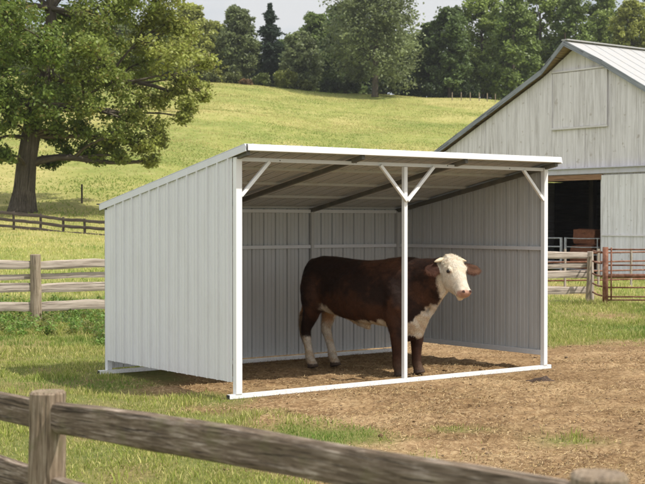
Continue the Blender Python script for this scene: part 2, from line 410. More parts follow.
# leafy cards -------------------------------------------------------
def leafset(C, size, col, up=.35, asp=.55, droop=0.):
    n = len(C)
    nr = rng.normal(0, 1, (n, 3)); nr[:, 2] = np.abs(nr[:, 2]) + up; nr /= np.linalg.norm(nr, axis=1)[:, None]
    t1 = rng.normal(0, 1, (n, 3)); t1 -= nr * (t1 * nr).sum(1)[:, None]; t1 /= np.linalg.norm(t1, axis=1)[:, None]
    t2 = np.cross(nr, t1); s = np.asarray(size)[:, None]
    P = np.zeros((n, 4, 3), np.float32)
    P[:, 0] = C - t1 * s; P[:, 1] = C - t2 * s * asp + nr * s * .12; P[:, 2] = C + t1 * s; P[:, 3] = C + t2 * s * asp + nr * s * .12
    return P.reshape(-1, 3), np.arange(n * 4).reshape(-1, 4), np.repeat(col, 4, axis=0)
def ball(n, p=.45):
    d = rng.normal(0, 1, (n, 3)); d /= np.linalg.norm(d, axis=1)[:, None]
    return d * (rng.random(n) ** p)[:, None]

# broad weeds along the near fence
C, sz, cc = [], [], []
for _ in range(300):
    px, py = rng.uniform(-30, 104), rng.uniform(304, 336)
    if rng.random() < .12: px, py = rng.uniform(100, 107), rng.uniform(325, 345)
    X0, Y0 = gp(px, py); n = rng.integers(25, 70); r = rng.uniform(.07, .2); hh = rng.uniform(.08, .26)
    p = ball(n, .4) * np.array([r, r, hh * .5]) + np.array([X0, Y0, hh * .5]); C.append(p); sz.append(rng.uniform(.014, .034, n))
    b = np.array([.15, .24, .05]) * rng.uniform(.7, 1.3) if rng.random() < .75 else np.array([.19, .20, .06])
    cc.append(b * rng.uniform(.7, 1.3, n)[:, None])
C = np.concatenate(C); P, Q, cl = leafset(C, np.concatenate(sz), np.concatenate(cc), .5, .6)
tag(link('weeds', np_mesh('weeds', P, Q, col=cl), M['leaf']), 'bushy green weeds growing at the foot of the plank fence', 'weeds', None, 'stuff')

# straw and clods on the yard --------------------------------------
N = 85000
y = 8.4 + (22 - 8.4) * rng.random(N) ** 1.1; x = rng.uniform(-.6, 1, N) * (y * .27 + .6)
k = (rng.random(N) < (1 - green(x, y)) * (.15 + sstep(.38, .62, fbm(x * 1.3, y * 1.3, 121, 4)))); x, y = x[k], y[k]; n = len(x)
a = rng.uniform(0, PI, n); L = rng.uniform(.008, .042, n) * rng.uniform(.5, 1.2, n); w = rng.uniform(.001, .0026, n); z = zg(x, y) + rng.uniform(.003, .014, n)
dx, dy = np.cos(a) * L / 2, np.sin(a) * L / 2; wx, wy = -np.sin(a) * w, np.cos(a) * w; tz = rng.normal(0, .006, n)
P = np.zeros((n, 4, 3)); P[:, 0] = np.stack([x - dx - wx, y - dy - wy, z - tz], 1); P[:, 1] = np.stack([x + dx - wx, y + dy - wy, z + tz], 1)
P[:, 2] = np.stack([x + dx + wx, y + dy + wy, z + tz + w], 1); P[:, 3] = np.stack([x - dx + wx, y - dy + wy, z - tz + w], 1)
cc = (np.array([.43, .315, .165]) + rng.normal(0, .03, (n, 1))) * rng.uniform(.35, 1.15, n)[:, None]
tag(link('straw', np_mesh('straw', P.reshape(-1, 3), np.arange(n * 4).reshape(-1, 4), col=np.repeat(cc, 4, axis=0)), M['bits']), 'dry straw stems strewn over the bare yard', 'straw', None, 'stuff')
N = 11000
y = 8.4 + (24 - 8.4) * rng.random(N) ** 1.1; x = rng.uniform(-.7, 1, N) * (y * .27 + .6)
k = (rng.random(N) < (1 - green(x, y)) * (.2 + sstep(.42, .62, fbm(x * 1.1, y * 1.1, 131, 4)))); x, y = x[k], y[k]; n = len(x)
oct_ = np.array([(1, 0, 0), (0, 1, 0), (-1, 0, 0), (0, -1, 0), (0, 0, 1), (0, 0, -1)], float)
of = np.array([(0, 1, 4), (1, 2, 4), (2, 3, 4), (3, 0, 4), (1, 0, 5), (2, 1, 5), (3, 2, 5), (0, 3, 5)])
s_ = rng.uniform(.003, .009, n) * rng.uniform(.6, 1.5, n) * (1 + 2.0 * (rng.random(n) > .975)); P = oct_[None] * rng.uniform(.6, 1.3, (n, 6, 1)) * (s_[:, None, None] * np.array([1.3, 1.1, .7]))
P += np.stack([x, y, zg(x, y) + s_ * .3], 1)[:, None]
cc = (np.array([.27, .185, .11]) + rng.normal(0, .025, (n, 1))) * rng.uniform(.35, 1.2, n)[:, None]
tag(link('soil_clods', np_mesh('soil_clods', P.reshape(-1, 3), None, (of[None] + (np.arange(n) * 6)[:, None, None]).reshape(-1, 3), col=np.repeat(np.clip(cc, .02, 1), 6, axis=0)), M['bits']),
    'crumbled brown earth clods scattered on the yard', 'soil clods', None, 'stuff')

# ------------------------------------------------------------------ manure pile
mx, my = gp(541, 381)
gx, gy = np.meshgrid(np.linspace(-.22, .22, 56), np.linspace(-.18, .18, 48)); rr = np.hypot(gx / .17, gy / .14) + (fbm(gx * 9, gy * 9, 301, 3) - .5) * .7
zz = np.clip(1 - rr, 0, 1) ** .8 * .065 * (.35 + 1.3 * fbm(gx * 16, gy * 16, 303, 4)) - .012
zz = zz + zg((gx + mx).ravel(), (gy + my).ravel()).reshape(gx.shape)
ii = np.arange(gx.size).reshape(gx.shape); Qm = np.stack([ii[:-1, :-1], ii[:-1, 1:], ii[1:, 1:], ii[1:, :-1]], -1).reshape(-1, 4)
tag(link('manure_pile', np_mesh('manure_pile', np.stack([(gx + mx).ravel(), (gy + my).ravel(), zz.ravel()], 1), Qm, smooth=True), M['manure']), 'small dark manure heap on the bare soil right of the shelter', 'manure pile')

# ------------------------------------------------------------------ SHELTER
def sp(a, d, z): return np.array([O2[0] + V2[0] * a + U2[0] * d, O2[1] + V2[1] * a + U2[1] * d, z])
VX = np.array([V2[0], V2[1], 0]); UX = np.array([U2[0], U2[1], 0]); ZX = np.array([0, 0, 1.])
SL = .184
def roofz(d): return 2.536 - SL * d            # top surface of the roof
sh = empty('livestock_shelter', (O2[0], O2[1], 0)); sh.rotation_euler = (0, 0, 0)
tag(sh, 'open fronted white and light grey metal livestock shelter with a sloping roof on the yard', 'shelter')
def spart(b, name, mat, parent=sh, bevel=.003):
    o = b.build(name, mat, parent, bevel=bevel)
    if parent is sh: o.matrix_parent_inverse = Matrix.Translation(sh.location).inverted()
    return o
def post(a0, d0, wa, wd, zt, z0=0.045):
    b = MB(); b.box(sp(a0 + wa / 2, d0 + wd / 2, (zt + z0) / 2), ZX, VX, UX, zt - z0, wa, wd); return b
spart(post(0, 0, .074, .062, 2.452), 'post', M['white'])
spart(post(W - .062, 0, .062, .062, 2.452), 'post', M['white'])
spart(post(W / 2 - .028, .005, .048, .048, 2.409), 'post', M['white'])
spart(post(0, D - .06, .062, .06, 1.94), 'post', M['trim'])
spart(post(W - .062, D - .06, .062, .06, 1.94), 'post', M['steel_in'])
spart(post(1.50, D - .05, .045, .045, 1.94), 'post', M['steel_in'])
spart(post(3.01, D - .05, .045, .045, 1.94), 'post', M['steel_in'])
# base rails on the ground, running past the posts
for nm, d0, a0, a1 in (('base_rail', .03, -.075, W + .075), ('base_rail', D - .03, -.10, W + .07)):
    b = MB(); b.box(sp((a0 + a1) / 2, d0, .023), VX, UX, ZX, a1 - a0, .05, .046); r = spart(b, nm, M['white'])
    for ac in (a0 - .004, a1 + .004):
        b = MB(); b.box(sp(ac, d0, .023), VX, UX, ZX, .012, .044, .040); c = b.build('end_cap', M['black'], r)
# header beam and braces
b = MB(); b.box(sp(W / 2, .032, 2.432), VX, UX, ZX, W - .14, .045, .040); hd = spart(b, 'header_beam', M['trim'])
for a0 in (.55, 1.52, 1.56, 2.9, 3.03, 3.9):
    b = MB(); b.box(sp(a0, .008, 2.434 + random.uniform(-.004, .004)), VX, UX, ZX, .010, .006, .010); c = b.build('bolt', M['black'], hd)
def brace(a0, z0, a1, z1, d0=.018):
    b = MB(); b.beam(sp(a0, d0, z0), sp(a1, d0, z1), .034, .036); return spart(b, 'brace', M['white'])
brace(.070, 2.06, .42, 2.418); brace(W - .060, 2.06, W - .41, 2.418)
brace(W / 2 - .01, 2.03, W / 2 - .39, 2.416, -.012); brace(W / 2 + .0, 2.03, W / 2 + .39, 2.416, -.012)
# ribbed sheets
def sheet(o, ax, nrm, width, zb, zt, pitch=.2, rib=.021, phase=.06, ext=None):
    """o origin, ax direction across, nrm side the ribs stand out on, zb/zt functions of distance -> end points offset along up"""
    pts = [(0, 0)]; q = phase
    while q < width - .03:
        pts += [(q - .013, 0), (q - .008, rib), (q + .008, rib), (q + .013, 0)]
        for m in (.33, .66):
            qq = q + pitch * m
            if qq < width - .03: pts += [(qq - .007, 0), (qq, .008), (qq + .007, 0)]
        q += pitch
    pts.append((width, 0)); pts = sorted(p for p in pts if 0 <= p[0] <= width)
    b = MB(); n = len(b.v)
    for (s0, h0) in pts:
        base = o + ax * s0 + nrm * h0
        b.v += [base + zb(s0), base + zt(s0)]; b.g += [(0, s0, h0), (1, s0, h0)]
    for i in range(len(pts) - 1): b.f.append([2 * i, 2 * i + 2, 2 * i + 3, 2 * i + 1])
    return b
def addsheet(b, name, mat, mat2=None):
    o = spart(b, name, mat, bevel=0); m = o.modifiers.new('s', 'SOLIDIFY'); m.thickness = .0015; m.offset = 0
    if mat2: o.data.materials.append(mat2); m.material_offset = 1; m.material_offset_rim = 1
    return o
WB = .165
w1 = addsheet(sheet(sp(-.004, .066, 0), UX, -VX, D - .13, lambda s: ZX * WB, lambda s: ZX * (roofz(s + .06) - .035)), 'side_wall', M['inner_shade'], M['panel'])
w2 = addsheet(sheet(sp(W + .004, .066, 0), UX, VX, D - .07, lambda s: ZX * WB, lambda s: ZX * (roofz(s + .06) - .035)), 'side_wall', M['panel'], M['inner_shade'])
w3 = addsheet(sheet(sp(.0, D + .004, 0), VX, UX, W, lambda s: ZX * .062, lambda s: ZX * (roofz(D) - .03), pitch=.185), 'rear_wall', M['inner_shade'], M['panel'])
# girts
for z0 in (1.47, WB + .03):
    b = MB(); b.box(sp(W - .022, D / 2, z0), UX, VX, ZX, D - .13, .036, .045 if z0 > 1 else .06); spart(b, 'girt', M['trim'])
    b = MB(); b.box(sp(.022, D / 2, z0), UX, VX, ZX, D - .13, .036, .045 if z0 > 1 else .04); spart(b, 'girt', M['trim'])
for z0 in (1.47, 1.935):
    for a0, a1 in ((.065, 1.497), (1.548, 3.007), (3.058, W - .065)):
        b = MB(); b.box(sp((a0 + a1) / 2, D - .022, z0), VX, UX, ZX, a1 - a0, .036, .045); spart(b, 'girt', M['trim'])
# rafters and purlins
SLV = (UX - ZX * SL); SLV /= np.linalg.norm(SLV); NRM = np.cross(VX, SLV); NRM = NRM if NRM[2] > 0 else -NRM
for a0 in (.035, 1.52, 3.03, W - .035):
    b = MB(); d0, d1 = -.17, D + .03
    p0 = sp(a0, d0, roofz(d0) - .078); p1 = sp(a0, d1, roofz(d1) - .078); b.beam(p0, p1, .045, .05, up=NRM)
    spart(b, 'rafter', M['darksteel'])
for d0 in (-.14, .70, 1.42, 2.15, D + .02):
    b = MB(); b.beam(sp(.0, d0, roofz(d0) - .036), sp(W, d0, roofz(d0) - .036), .05, .030, up=NRM); spart(b, 'purlin', M['steel_in'])
# roof sheet: ribs run down the slope
RD = D + .09 + .2; RL = RD * math.sqrt(1 + SL * SL)
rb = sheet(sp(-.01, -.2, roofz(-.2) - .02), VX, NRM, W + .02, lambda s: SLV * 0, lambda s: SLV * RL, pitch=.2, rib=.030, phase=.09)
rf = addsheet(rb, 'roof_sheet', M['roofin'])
b = MB(); b.beam(sp(.006, -.204, 2.543), sp(W + .012, -.204, 2.543), .012, .066); spart(b, 'fascia', M['white'])
for aa, nm in ((-.018, 'rake_trim'), (W + .018, 'rake_trim')):
    b = MB(); d0, d1 = -.205, D + .095
    b.beam(sp(aa, d0, roofz(d0) - .036), sp(aa, d1, roofz(d1) - .036), .014, .070, up=NRM)
    b.beam(sp(aa + (.03 if aa < 0 else -.03), d0 + .02, roofz(d0 + .02) + .006), sp(aa + (.03 if aa < 0 else -.03), d1, roofz(d1) + .006), .07, .005, up=NRM)
    r = spart(b, nm, M['trim'], bevel=0)
b = MB(); b.beam(sp(-.016, -.214, roofz(-.21) - .034), sp(-.008, -.214, roofz(-.21) - .034), .004, .066); spart(b, 'corner_cap', M['black'], bevel=0)
b = MB(); b.beam(sp(-.02, D + .10, roofz(D + .1) - .03), sp(W + .02, D + .10, roofz(D + .1) - .03), .01, .06); spart(b, 'rear_trim', M['trim'])
b = MB(); b.box(sp(-.02, D + .107, roofz(D + .1) + .004), VX, UX, ZX, .05, .03, .014); spart(b, 'corner_cap', M['black'], bevel=0)

# ------------------------------------------------------------------ fences
def rough_post(p, h, r, parent, mat, nm='post', n=14, lean=(0, 0), bury=.15, sq=2.6, taper=.94):
    b = MB(); P = []; R = []
    for k in range(9):
        t_ = k / 8; P.append((p[0] + lean[0] * t_ + (.004 * math.sin(k * 1.9) if k < 7 else 0), p[1] + lean[1] * t_, p[2] - bury + (h + bury) * t_)); R.append(r * (1.04 + (taper - 1.04) * t_))
    P.append((P[-1][0], P[-1][1], P[-1][2] + r * .12)); R.append(r * .84)
    b.tube(P, R, n, nz=.07, sq=sq, side=(UX + VX))
    o = b.build(nm, mat, parent, smooth=False, bevel=0); return o
def rough_rail(p0, p1, w, h, parent, mat, seg=14, nz=.10, nm='rail', n=12, wav=.16):
    p0 = np.array(p0, float); p1 = np.array(p1, float); P = []; R = []; ph = random.random() * 50
    for k in range(seg + 1):
        t_ = k / seg; q = p0 + (p1 - p0) * t_
        q = q + np.array((0, 0, 1)) * (float(vnoise(t_ * 5 + ph, 1, 3)) - .5) * h * wav
        P.append(q); R.append((h / 2) * (1 + (float(vnoise(t_ * 7 + ph, 9, 5)) - .5) * .16) * (.9 if k in (0, seg) else 1))
    b = MB(); d = p1 - p0; side = np.cross((0, 0, 1), d); side /= np.linalg.norm(side)
    b.tube(P, R, n, rx=w / h, ry=1, nz=nz * .5, side=side, sq=5.)
    return b.build(nm, mat, parent, bevel=0)
# foreground fence
fA = np.array((-1.105, 5.30, 0.)); fB = np.array((.672, 3.20, 0.)); fd = fB - fA
fg = empty('split_rail_fence', tuple(fA)); tag(fg, 'weathered grey brown rail fence closest to the camera across the bottom of the view', 'fence')
inv = Matrix.Translation(fg.location).inverted()
for k, (hh, r) in {0: (1.11, .073), 1: (1.18, .072), -1: (1.12, .07)}.items():
    q = fA + fd * k; o = rough_post(q, hh, r, fg, M['forepost'], n=40); o.matrix_parent_inverse = inv
fl = fd / np.linalg.norm(fd); fn = np.array((.765, .644, 0.))
for (t0, t1, z0, z1) in ((-1, 0, 1.015, 1.02), (0, 1, 1.025, 1.095), (-1, 0, .74, .735), (0, 1, .72, .76), (-1, 0, .42, .42), (0, 1, .42, .44)):
    a0 = fA + fd * t0 + fl * .045; a1 = fA + fd * t1 - fl * .045
    o = rough_rail((a0[0], a0[1], z0), (a1[0], a1[1], z1), .055, .124, fg, M['forerail'], 40, .16, n=22, wav=.07); o.matrix_parent_inverse = inv
# plank fence behind the shelter, continuing past it on the right
q0 = np.array(gp(36, 322)); q1 = np.array(((591 - CX) / F * 30.0, 30.0)); st = (q1 - q0) / 5
pf = empty('plank_fence', (q0[0], q0[1], 0)); tag(pf, 'sunbleached plank and post fence running behind the shelter up to the rusty gate', 'fence'); inv = Matrix.Translation(pf.location).inverted()
for k in range(-2, 6):
    q = q0 + st * k; hh = 1.20 if k < 5 else 1.12; z0 = H1(*q)
    o = rough_post((q[0], q[1], z0), hh, .095 if k < 4 else .075, pf, M['palerail'] if k >= 4 else M['post'], lean=(random.uniform(-.02, .02), 0)); o.matrix_parent_inverse = inv
    if k == 5: break
    dn = st / np.linalg.norm(st); za, zb = H1(*q), H1(*(q + st))
    for zi, (zc, hh, ww) in enumerate(((1.04, .155, .05), (.80, .10, .03), (.60, .165, .05), (.28, .17, .05))):
        e = random.uniform(-.02, .02)
        nb = np.array((dn[1], -dn[0])) * (-.02 if zi != 1 else -.09)
        a0 = q + dn * .03 + nb; a1 = q + st - dn * .03 + nb
        o = rough_rail((a0[0], a0[1], za + zc + e), (a1[0], a1[1], zb + zc + random.uniform(-.02, .02)), ww, hh, pf, M['palerail'], 14, .12); o.matrix_parent_inverse = inv
# second, crooked post of the plank fence beside its end
q = np.array(((587.5 - CX) / F * 29.6, 29.6)); o = rough_post((q[0], q[1], 0), 1.02, .045, pf, M['post'], lean=(.05, 0)); o.matrix_parent_inverse = inv
# rusty pipe gate
def bars(p0, p1, zs, r, parent, mat, nm='bar'):
    for z0 in zs:
        b = MB(); b.tube([(p0[0], p0[1], p0[2] + z0), ((p0[0] + p1[0]) / 2, (p0[1] + p1[1]) / 2, (p0[2] + p1[2]) / 2 + z0 - .012), (p1[0], p1[1], p1[2] + z0)], r, 8)
        o = b.build(nm, mat, parent, smooth=True); o.matrix_parent_inverse = Matrix.Translation(parent.location).inverted()
g0 = np.array(((605.5 - CX) / F * 28.4, 28.4, 0.)); g1 = g0 + np.array((3.6, .35, 0))
gt = empty('pipe_gate', tuple(g0)); tag(gt, 'rusty reddish pipe gate with thin dark lower bars in the right paddock fence', 'gate'); ginv = Matrix.Translation(gt.location).inverted()
b = MB(); b.tube([g0 + (0, 0, -.1), g0 + (0, 0, 1.25)], .062, 10); o = b.build('gate_post', M['rust'], gt, smooth=True); o.matrix_parent_inverse = ginv
bars(g0 + (.05, 0, 0), g1, (1.20, .86, .18, .38, .02 + .09), .017, gt, M['rust'])
bars(g0 + (.05, 0, 0), g1, (.63,), .045, gt, M['rust'])
for t_ in (.02, .27, .6, 1.):
    q = g0 + (g1 - g0) * t_; b = MB(); b.tube([q + (.05, -.03, .10 if t_ in (.02, 1.) else .55), q + (.05, -.03, 1.24)], .018, 8)
    o = b.build('stile', M['rust'], gt, smooth=True); o.matrix_parent_inverse = ginv
w0 = np.array(((593 - CX) / F * 29.9, 29.9, 0.)); w1_ = g0 + (0, .06, 0)
bars(w0, w1_ + (-.07, 0, 0), (1.14, .9, .62, .4, .2), .02, gt, M['rust'])
# far corral run of pipes in front of the barn
c0 = np.array((5.6, 35.5, 0)); c1 = np.array((9.6, 37.2, 0)); cr = empty('corral_panel', tuple(c0)); tag(cr, 'low brown pipe corral panel in front of the barn doorway, seen between the planks', 'fence panel'); cinv = Matrix.Translation(cr.location).inverted()
bars(c0, c1, (.95, .7, .45, .2), .022, cr, M['rust'])
for t_ in (0, .25, .5, .75, 1):
    q = c0 + (c1 - c0) * t_; b = MB(); b.tube([q + (0, 0, -.1), q + (0, 0, 1.05)], .035, 8); o = b.build('panel_post', M['palerail'], cr); o.matrix_parent_inverse = cinv
# far dark fence under the oak
fz = [(-42, 206.5), (-14, 209), (14, 211.4), (40.6, 214), (63.4, 217.2), (85, 218.6), (109, 220.5), (134, 222), (160, 223.5), (186, 225), (212, 226)]
ff = empty('dark_rail_fence', ((14 - CX) / F * 55, 55, 0)); tag(ff, 'low dark grey three rail fence at the foot of the pasture below the big oak', 'fence'); finv = Matrix.Translation(ff.location).inverted()
fp = []
for px, py in fz:
    x0 = (px - CX) / F * 55; zt = EYE + (HZ - py) / F * 55; fp.append((x0, 55.0, zt))
for i, (x0, y0, zt) in enumerate(fp):
    z0 = H1(x0, y0); o = rough_post((x0, y0, z0), zt - z0, .055, ff, M['greyrail'], n=8, lean=(random.uniform(-.03, .03), 0)); o.matrix_parent_inverse = finv
    if i:
        xa, ya, za = fp[i - 1]
        for dz, hh in ((.09, .13), (.37, .13), (.64, .12)):
            o = rough_rail((xa, ya - .06, za - dz), (x0, y0 - .06, zt - dz), .04, hh, ff, M['greyrail'], 5, .1, n=8); o.matrix_parent_inverse = finv
# lone stake on the slope, and the wire fence posts on the crest
x0, y0 = (82 - CX) / F * 66, 66
o = rough_post((x0, y0, H1(x0, y0)), .95, .05, None, M['greyrail'], 'stake', n=8); tag(o, 'lone thin grey stake standing on the slope right of the oak trunk', 'stake')
names = ['first', 'second', 'third', 'fourth', 'fifth', 'sixth', 'seventh', 'eighth']
for i, px in enumerate((452, 461, 470, 479, 487, 495)):
    x0, y0 = (px - CX) / F * 174, 174
    o = rough_post((x0, y0, H1(x0, y0)), 1.05, .06, None, M['post'], 'fence_post', n=8)
    tag(o, 'small pale fence post on the hill crest, %s from the left of the row' % names[i], 'fence post', 'posts of the wire fence on the crest')

# ------------------------------------------------------------------ BARN
BO = np.array((9.24, 43.5))
def bp(q, v, z): return np.array([BO[0] + U2[0] * q + V2[0] * v, BO[1] + U2[1] * q + V2[1] * v, z])
barn = empty('barn', tuple(bp(0, 0, 0))); tag(barn, 'weathered white board barn with a wide dark doorway and pale metal roof', 'barn'); binv = Matrix.Translation(barn.location).inverted()
def bpart(b, name, mat, bevel=0, parent=barn):
    o = b.build(name, mat, parent, bevel=bevel)
    if parent is barn: o.matrix_parent_inverse = binv
    return o
QA = 1.26; QL, QR = QA + 8.3, QA - 6.6
RP = [(QR - .35, 7.83 - .56 * (6.6 + .35)), (QA, 7.83), (QA + 1.35, 7.0), (QL + .35, 7.0 - .47 * (8.3 + .35 - 1.35))]   # roof top profile along q
def rz(q): return float(np.interp(q, [p[0] for p in RP], [p[1] for p in RP]))
BLn = 22.0
b = MB(); q = QR; k = 0
while q < QL - .01:
    wd = min(random.uniform(.19, .26), QL - q); qm = q + wd / 2; zt = min(rz(q), rz(q + wd)) - .20
    ztL, ztR = rz(q) - .2, rz(q + wd) - .2
    lo = 3.19 if (0.0 < qm < 4.7) else (0.03 if random.random() < .6 else .08)
    vz = random.uniform(-.006, .006); n = len(b.v); off = random.random() * 50
    for (qq, zz) in ((q + .0025, lo), (q + wd - .0025, lo), (q + wd - .0025, ztR), (q + .0025, ztL)):
        for vv in (0 + vz, .03 + vz): b.v.append(bp(qq, vv, zz)); b.g.append((zz + off, (qq - q) + off, vv))
    for f_ in ((0, 2, 4, 6), (1, 7, 5, 3), (0, 1, 3, 2), (2, 3, 5, 4), (4, 5, 7, 6), (6, 7, 1, 0)): b.f.append([n + i for i in f_])
    q += wd
bpart(b, 'gable_wall', M['barn'])
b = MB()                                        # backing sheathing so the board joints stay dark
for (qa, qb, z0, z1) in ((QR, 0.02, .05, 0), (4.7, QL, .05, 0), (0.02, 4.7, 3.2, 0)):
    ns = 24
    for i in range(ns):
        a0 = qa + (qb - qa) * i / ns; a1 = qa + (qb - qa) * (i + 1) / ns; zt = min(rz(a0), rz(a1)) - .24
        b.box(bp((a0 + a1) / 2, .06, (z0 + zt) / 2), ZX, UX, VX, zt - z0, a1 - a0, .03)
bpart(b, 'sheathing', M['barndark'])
b = MB()
for qq in (QR, QL): b.box(bp(qq, BLn / 2 + .08, (rz(qq) - .3) / 2), VX, UX, ZX, BLn - .1, .06, rz(qq) - .3)
bpart(b, 'long_wall', M['barn'])
b = MB()
for i in range(40):
    a0 = QR + (QL - QR) * i / 40; a1 = QR + (QL - QR) * (i + 1) / 40; zt = min(rz(a0), rz(a1)) - .24
    b.box(bp((a0 + a1) / 2, BLn, zt / 2), ZX, UX, VX, zt, a1 - a0, .06)
bpart(b, 'rear_gable', M['barn'])
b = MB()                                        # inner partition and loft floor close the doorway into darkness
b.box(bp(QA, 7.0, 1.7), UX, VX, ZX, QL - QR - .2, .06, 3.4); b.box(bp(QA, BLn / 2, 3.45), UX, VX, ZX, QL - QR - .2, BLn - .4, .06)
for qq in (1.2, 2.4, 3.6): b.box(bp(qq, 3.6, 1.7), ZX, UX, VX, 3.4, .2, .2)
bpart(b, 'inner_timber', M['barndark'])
# roof: top sheet with seams, thickness, hay hood at the front
def hood(q): return -.18 - .34 * max(0, 1 - abs(q - QA) / 1.35)
qs = [RP[0][0], QR + 2, QR + 4, QA - 1.35, QA - .7, QA, QA + .7, QA + 1.35, QA + 4, QA + 6, RP[3][0]]
def roofslab(dz0, dz1, inset, mat, nm, v1=BLn + .3):
    for side in (0, 1):
        b = MB(); qq = [q_ for q_ in qs if (q_ <= QA if side == 0 else q_ >= QA)]
        for q_ in qq:
            for vv in (hood(q_) + inset, v1):
                for dz in (dz0, dz1): b.v.append(bp(q_, vv, rz(q_) + dz)); b.g.append((vv, q_, dz))
        for i in range(len(qq) - 1):
            n = i * 4; m = n + 4
            for f_ in ((n + 1, n + 3, m + 3, m + 1), (n, m, m + 2, n + 2), (n, n + 1, m + 1, m), (n + 2, m + 2, m + 3, n + 3)): b.f.append(list(f_))
        bpart(b, nm, mat)
roofslab(-.012, .012, 0, M['barnroof'], 'roof')
roofslab(-.075, -.016, .05, M['soffit'], 'soffit')
b = MB()
vv = .3
while vv < BLn:
    b.beam(bp(QR - .33, vv, rz(QR - .33) + .016), bp(QA, vv, rz(QA) + .016), .02, .014); vv += .6
bpart(b, 'roof_seams', M['barnroof'])
b = MB(); b.beam(bp(QA, -.5, 7.87), bp(QA, BLn + .3, 7.87), .26, .04); bpart(b, 'ridge_cap', M['barnroof'])
b = MB(); b.tube([bp(QA, -.47, 7.88), bp(QA, -.47, 8.10)], [.035, .02], 8); bpart(b, 'finial', M['barndark'])
b = MB()
for i in range(len(qs) - 1):
    a0, a1 = qs[i], qs[i + 1]
    b.beam(bp(a0, hood(a0) - .012, rz(a0) - .075), bp(a1, hood(a1) - .012, rz(a1) - .075), .025, .17)
bpart(b, 'bargeboard', M['fascia'])
# loft door
b = MB(); q = -.16
while q < 2.2:
    b.box(bp(q + .118, -.025, (4.98 + 6.84) / 2), ZX, UX, VX, 1.86 - random.uniform(0, .03), .232, .035); q += .237
ld = bpart(b, 'loft_door', M['barn'])
b = MB(); b.box(bp(1.03, -.055, 6.88), UX, VX, ZX, 2.46, .04, .05); b.box(bp(1.03, -.055, 4.95), UX, VX, ZX, 2.5, .045, .07)
b.box(bp(-.185, -.052, 5.92), ZX, UX, VX, 1.85, .04, .04); b.box(bp(2.235, -.052, 5.92), ZX, UX, VX, 1.85, .04, .04)
b.build('frame', M['barn'], ld)
# door track, lintel, open sliding door, door jamb
b = MB(); b.box(bp(-.4, -.06, 3.47), UX, VX, ZX, 11.4, .12, .17); b.box(bp(-.4, -.10, 3.575), UX, VX, ZX, 11.4, .2, .03); bpart(b, 'door_track', M['flash'])
b = MB(); b.box(bp(2.35, -.02, 3.27), UX, VX, ZX, 4.75, .12, .18); bpart(b, 'lintel', M['lintel'])
b = MB(); q = -4.6
while q < -.03:
    wd = min(.24, -.0 - q); b.box(bp(q + wd / 2, -.07, 1.70), ZX, UX, VX, 3.25, wd - .008, .04); q += wd
sd = bpart(b, 'sliding_door', M['barndoor'])
b = MB(); b.box(bp(-2.3, -.11, 1.35), UX, VX, ZX, 4.55, .03, .05); b.build('crossbar', M['barn'], sd)
b = MB(); b.box(bp(4.72, .0, 1.65), ZX, UX, VX, 3.3, .14, .14); bpart(b, 'door_jamb', M['barn'])
# inside the doorway
hb = MB()
for (dq, z0, s0) in ((0, .50, 1.0), (0.05, 1.27, .54)):
    hb.tube([bp(1.62 + dq, 1.75, z0), bp(1.66 + dq, 1.75, z0), bp(2.55 + dq, 1.75, z0), bp(2.6 + dq, 1.75, z0)], [s0 * .47, s0 * .5, s0 * .5, s0 * .47], 16, nz=.10, sq=6, side=(0, 0, 1))
hb.v = [v for v in hb.v]
lo = MB(); lo.v = hb.v[:64]; lo.g = hb.g[:64]; lo.f = [f for f in hb.f if max(f) < 64]
up_ = MB(); up_.v = hb.v[64:]; up_.g = hb.g[64:]; up_.f = [[k - 64 for k in f] for f in hb.f if min(f) >= 64]
tag(lo.build('hay_bale', M['hay']), 'large reddish brown hay bale inside the barn doorway, bottom of its stack', 'hay bale', 'hay bales in the barn')
tag(up_.build('hay_bale', M['hay']), 'smaller reddish brown hay bale inside the barn doorway, top of its stack', 'hay bale', 'hay bales in the barn')
gi = empty('stock_gate', tuple(bp(4.9, 1.2, 0))); tag(gi, 'pale galvanised stock gate standing inside the dark barn doorway', 'gate'); giv = Matrix.Translation(gi.location).inverted()
bars(bp(4.9, 1.0, 0), bp(2.75, 1.0, 0), (1.22, .92, .66, .4, .15), .024, gi, M['galv'])
bars(bp(2.6, 1.0, 0), bp(1.0, 1.0, 0), (1.22, .92, .66, .4, .15), .016, gi, M['galv'])
for qq, r in ((4.85, .03), (3.6, .022), (2.75, .05), (2.55, .045), (1.1, .02)):
    b = MB(); b.tube([bp(qq, 1.0, 0), bp(qq, 1.0, 1.24)], r, 8); o = b.build('stile', M['galv'], gi); o.matrix_parent_inverse = giv

# ------------------------------------------------------------------ trees
def limb(b, p0, p1, r0, r1, bend=.12, n=7, seg=6):
    p0 = np.array(p0, float); p1 = np.array(p1, float); L = np.linalg.norm(p1 - p0)
    off = rng.normal(0, bend * L, 3); off[2] = abs(off[2]) * .6; off2 = rng.normal(0, bend * L * .4, 3)
    P = []; R = []
    for k in range(seg + 1):
        t_ = k / seg; P.append(p0 + (p1 - p0) * t_ + off * math.sin(PI * t_) * .8 + off2 * math.sin(2 * PI * t_)); R.append(r0 + (r1 - r0) * t_ ** .8)
    b.tube(P, R, n, nz=.12, cap=True); return P
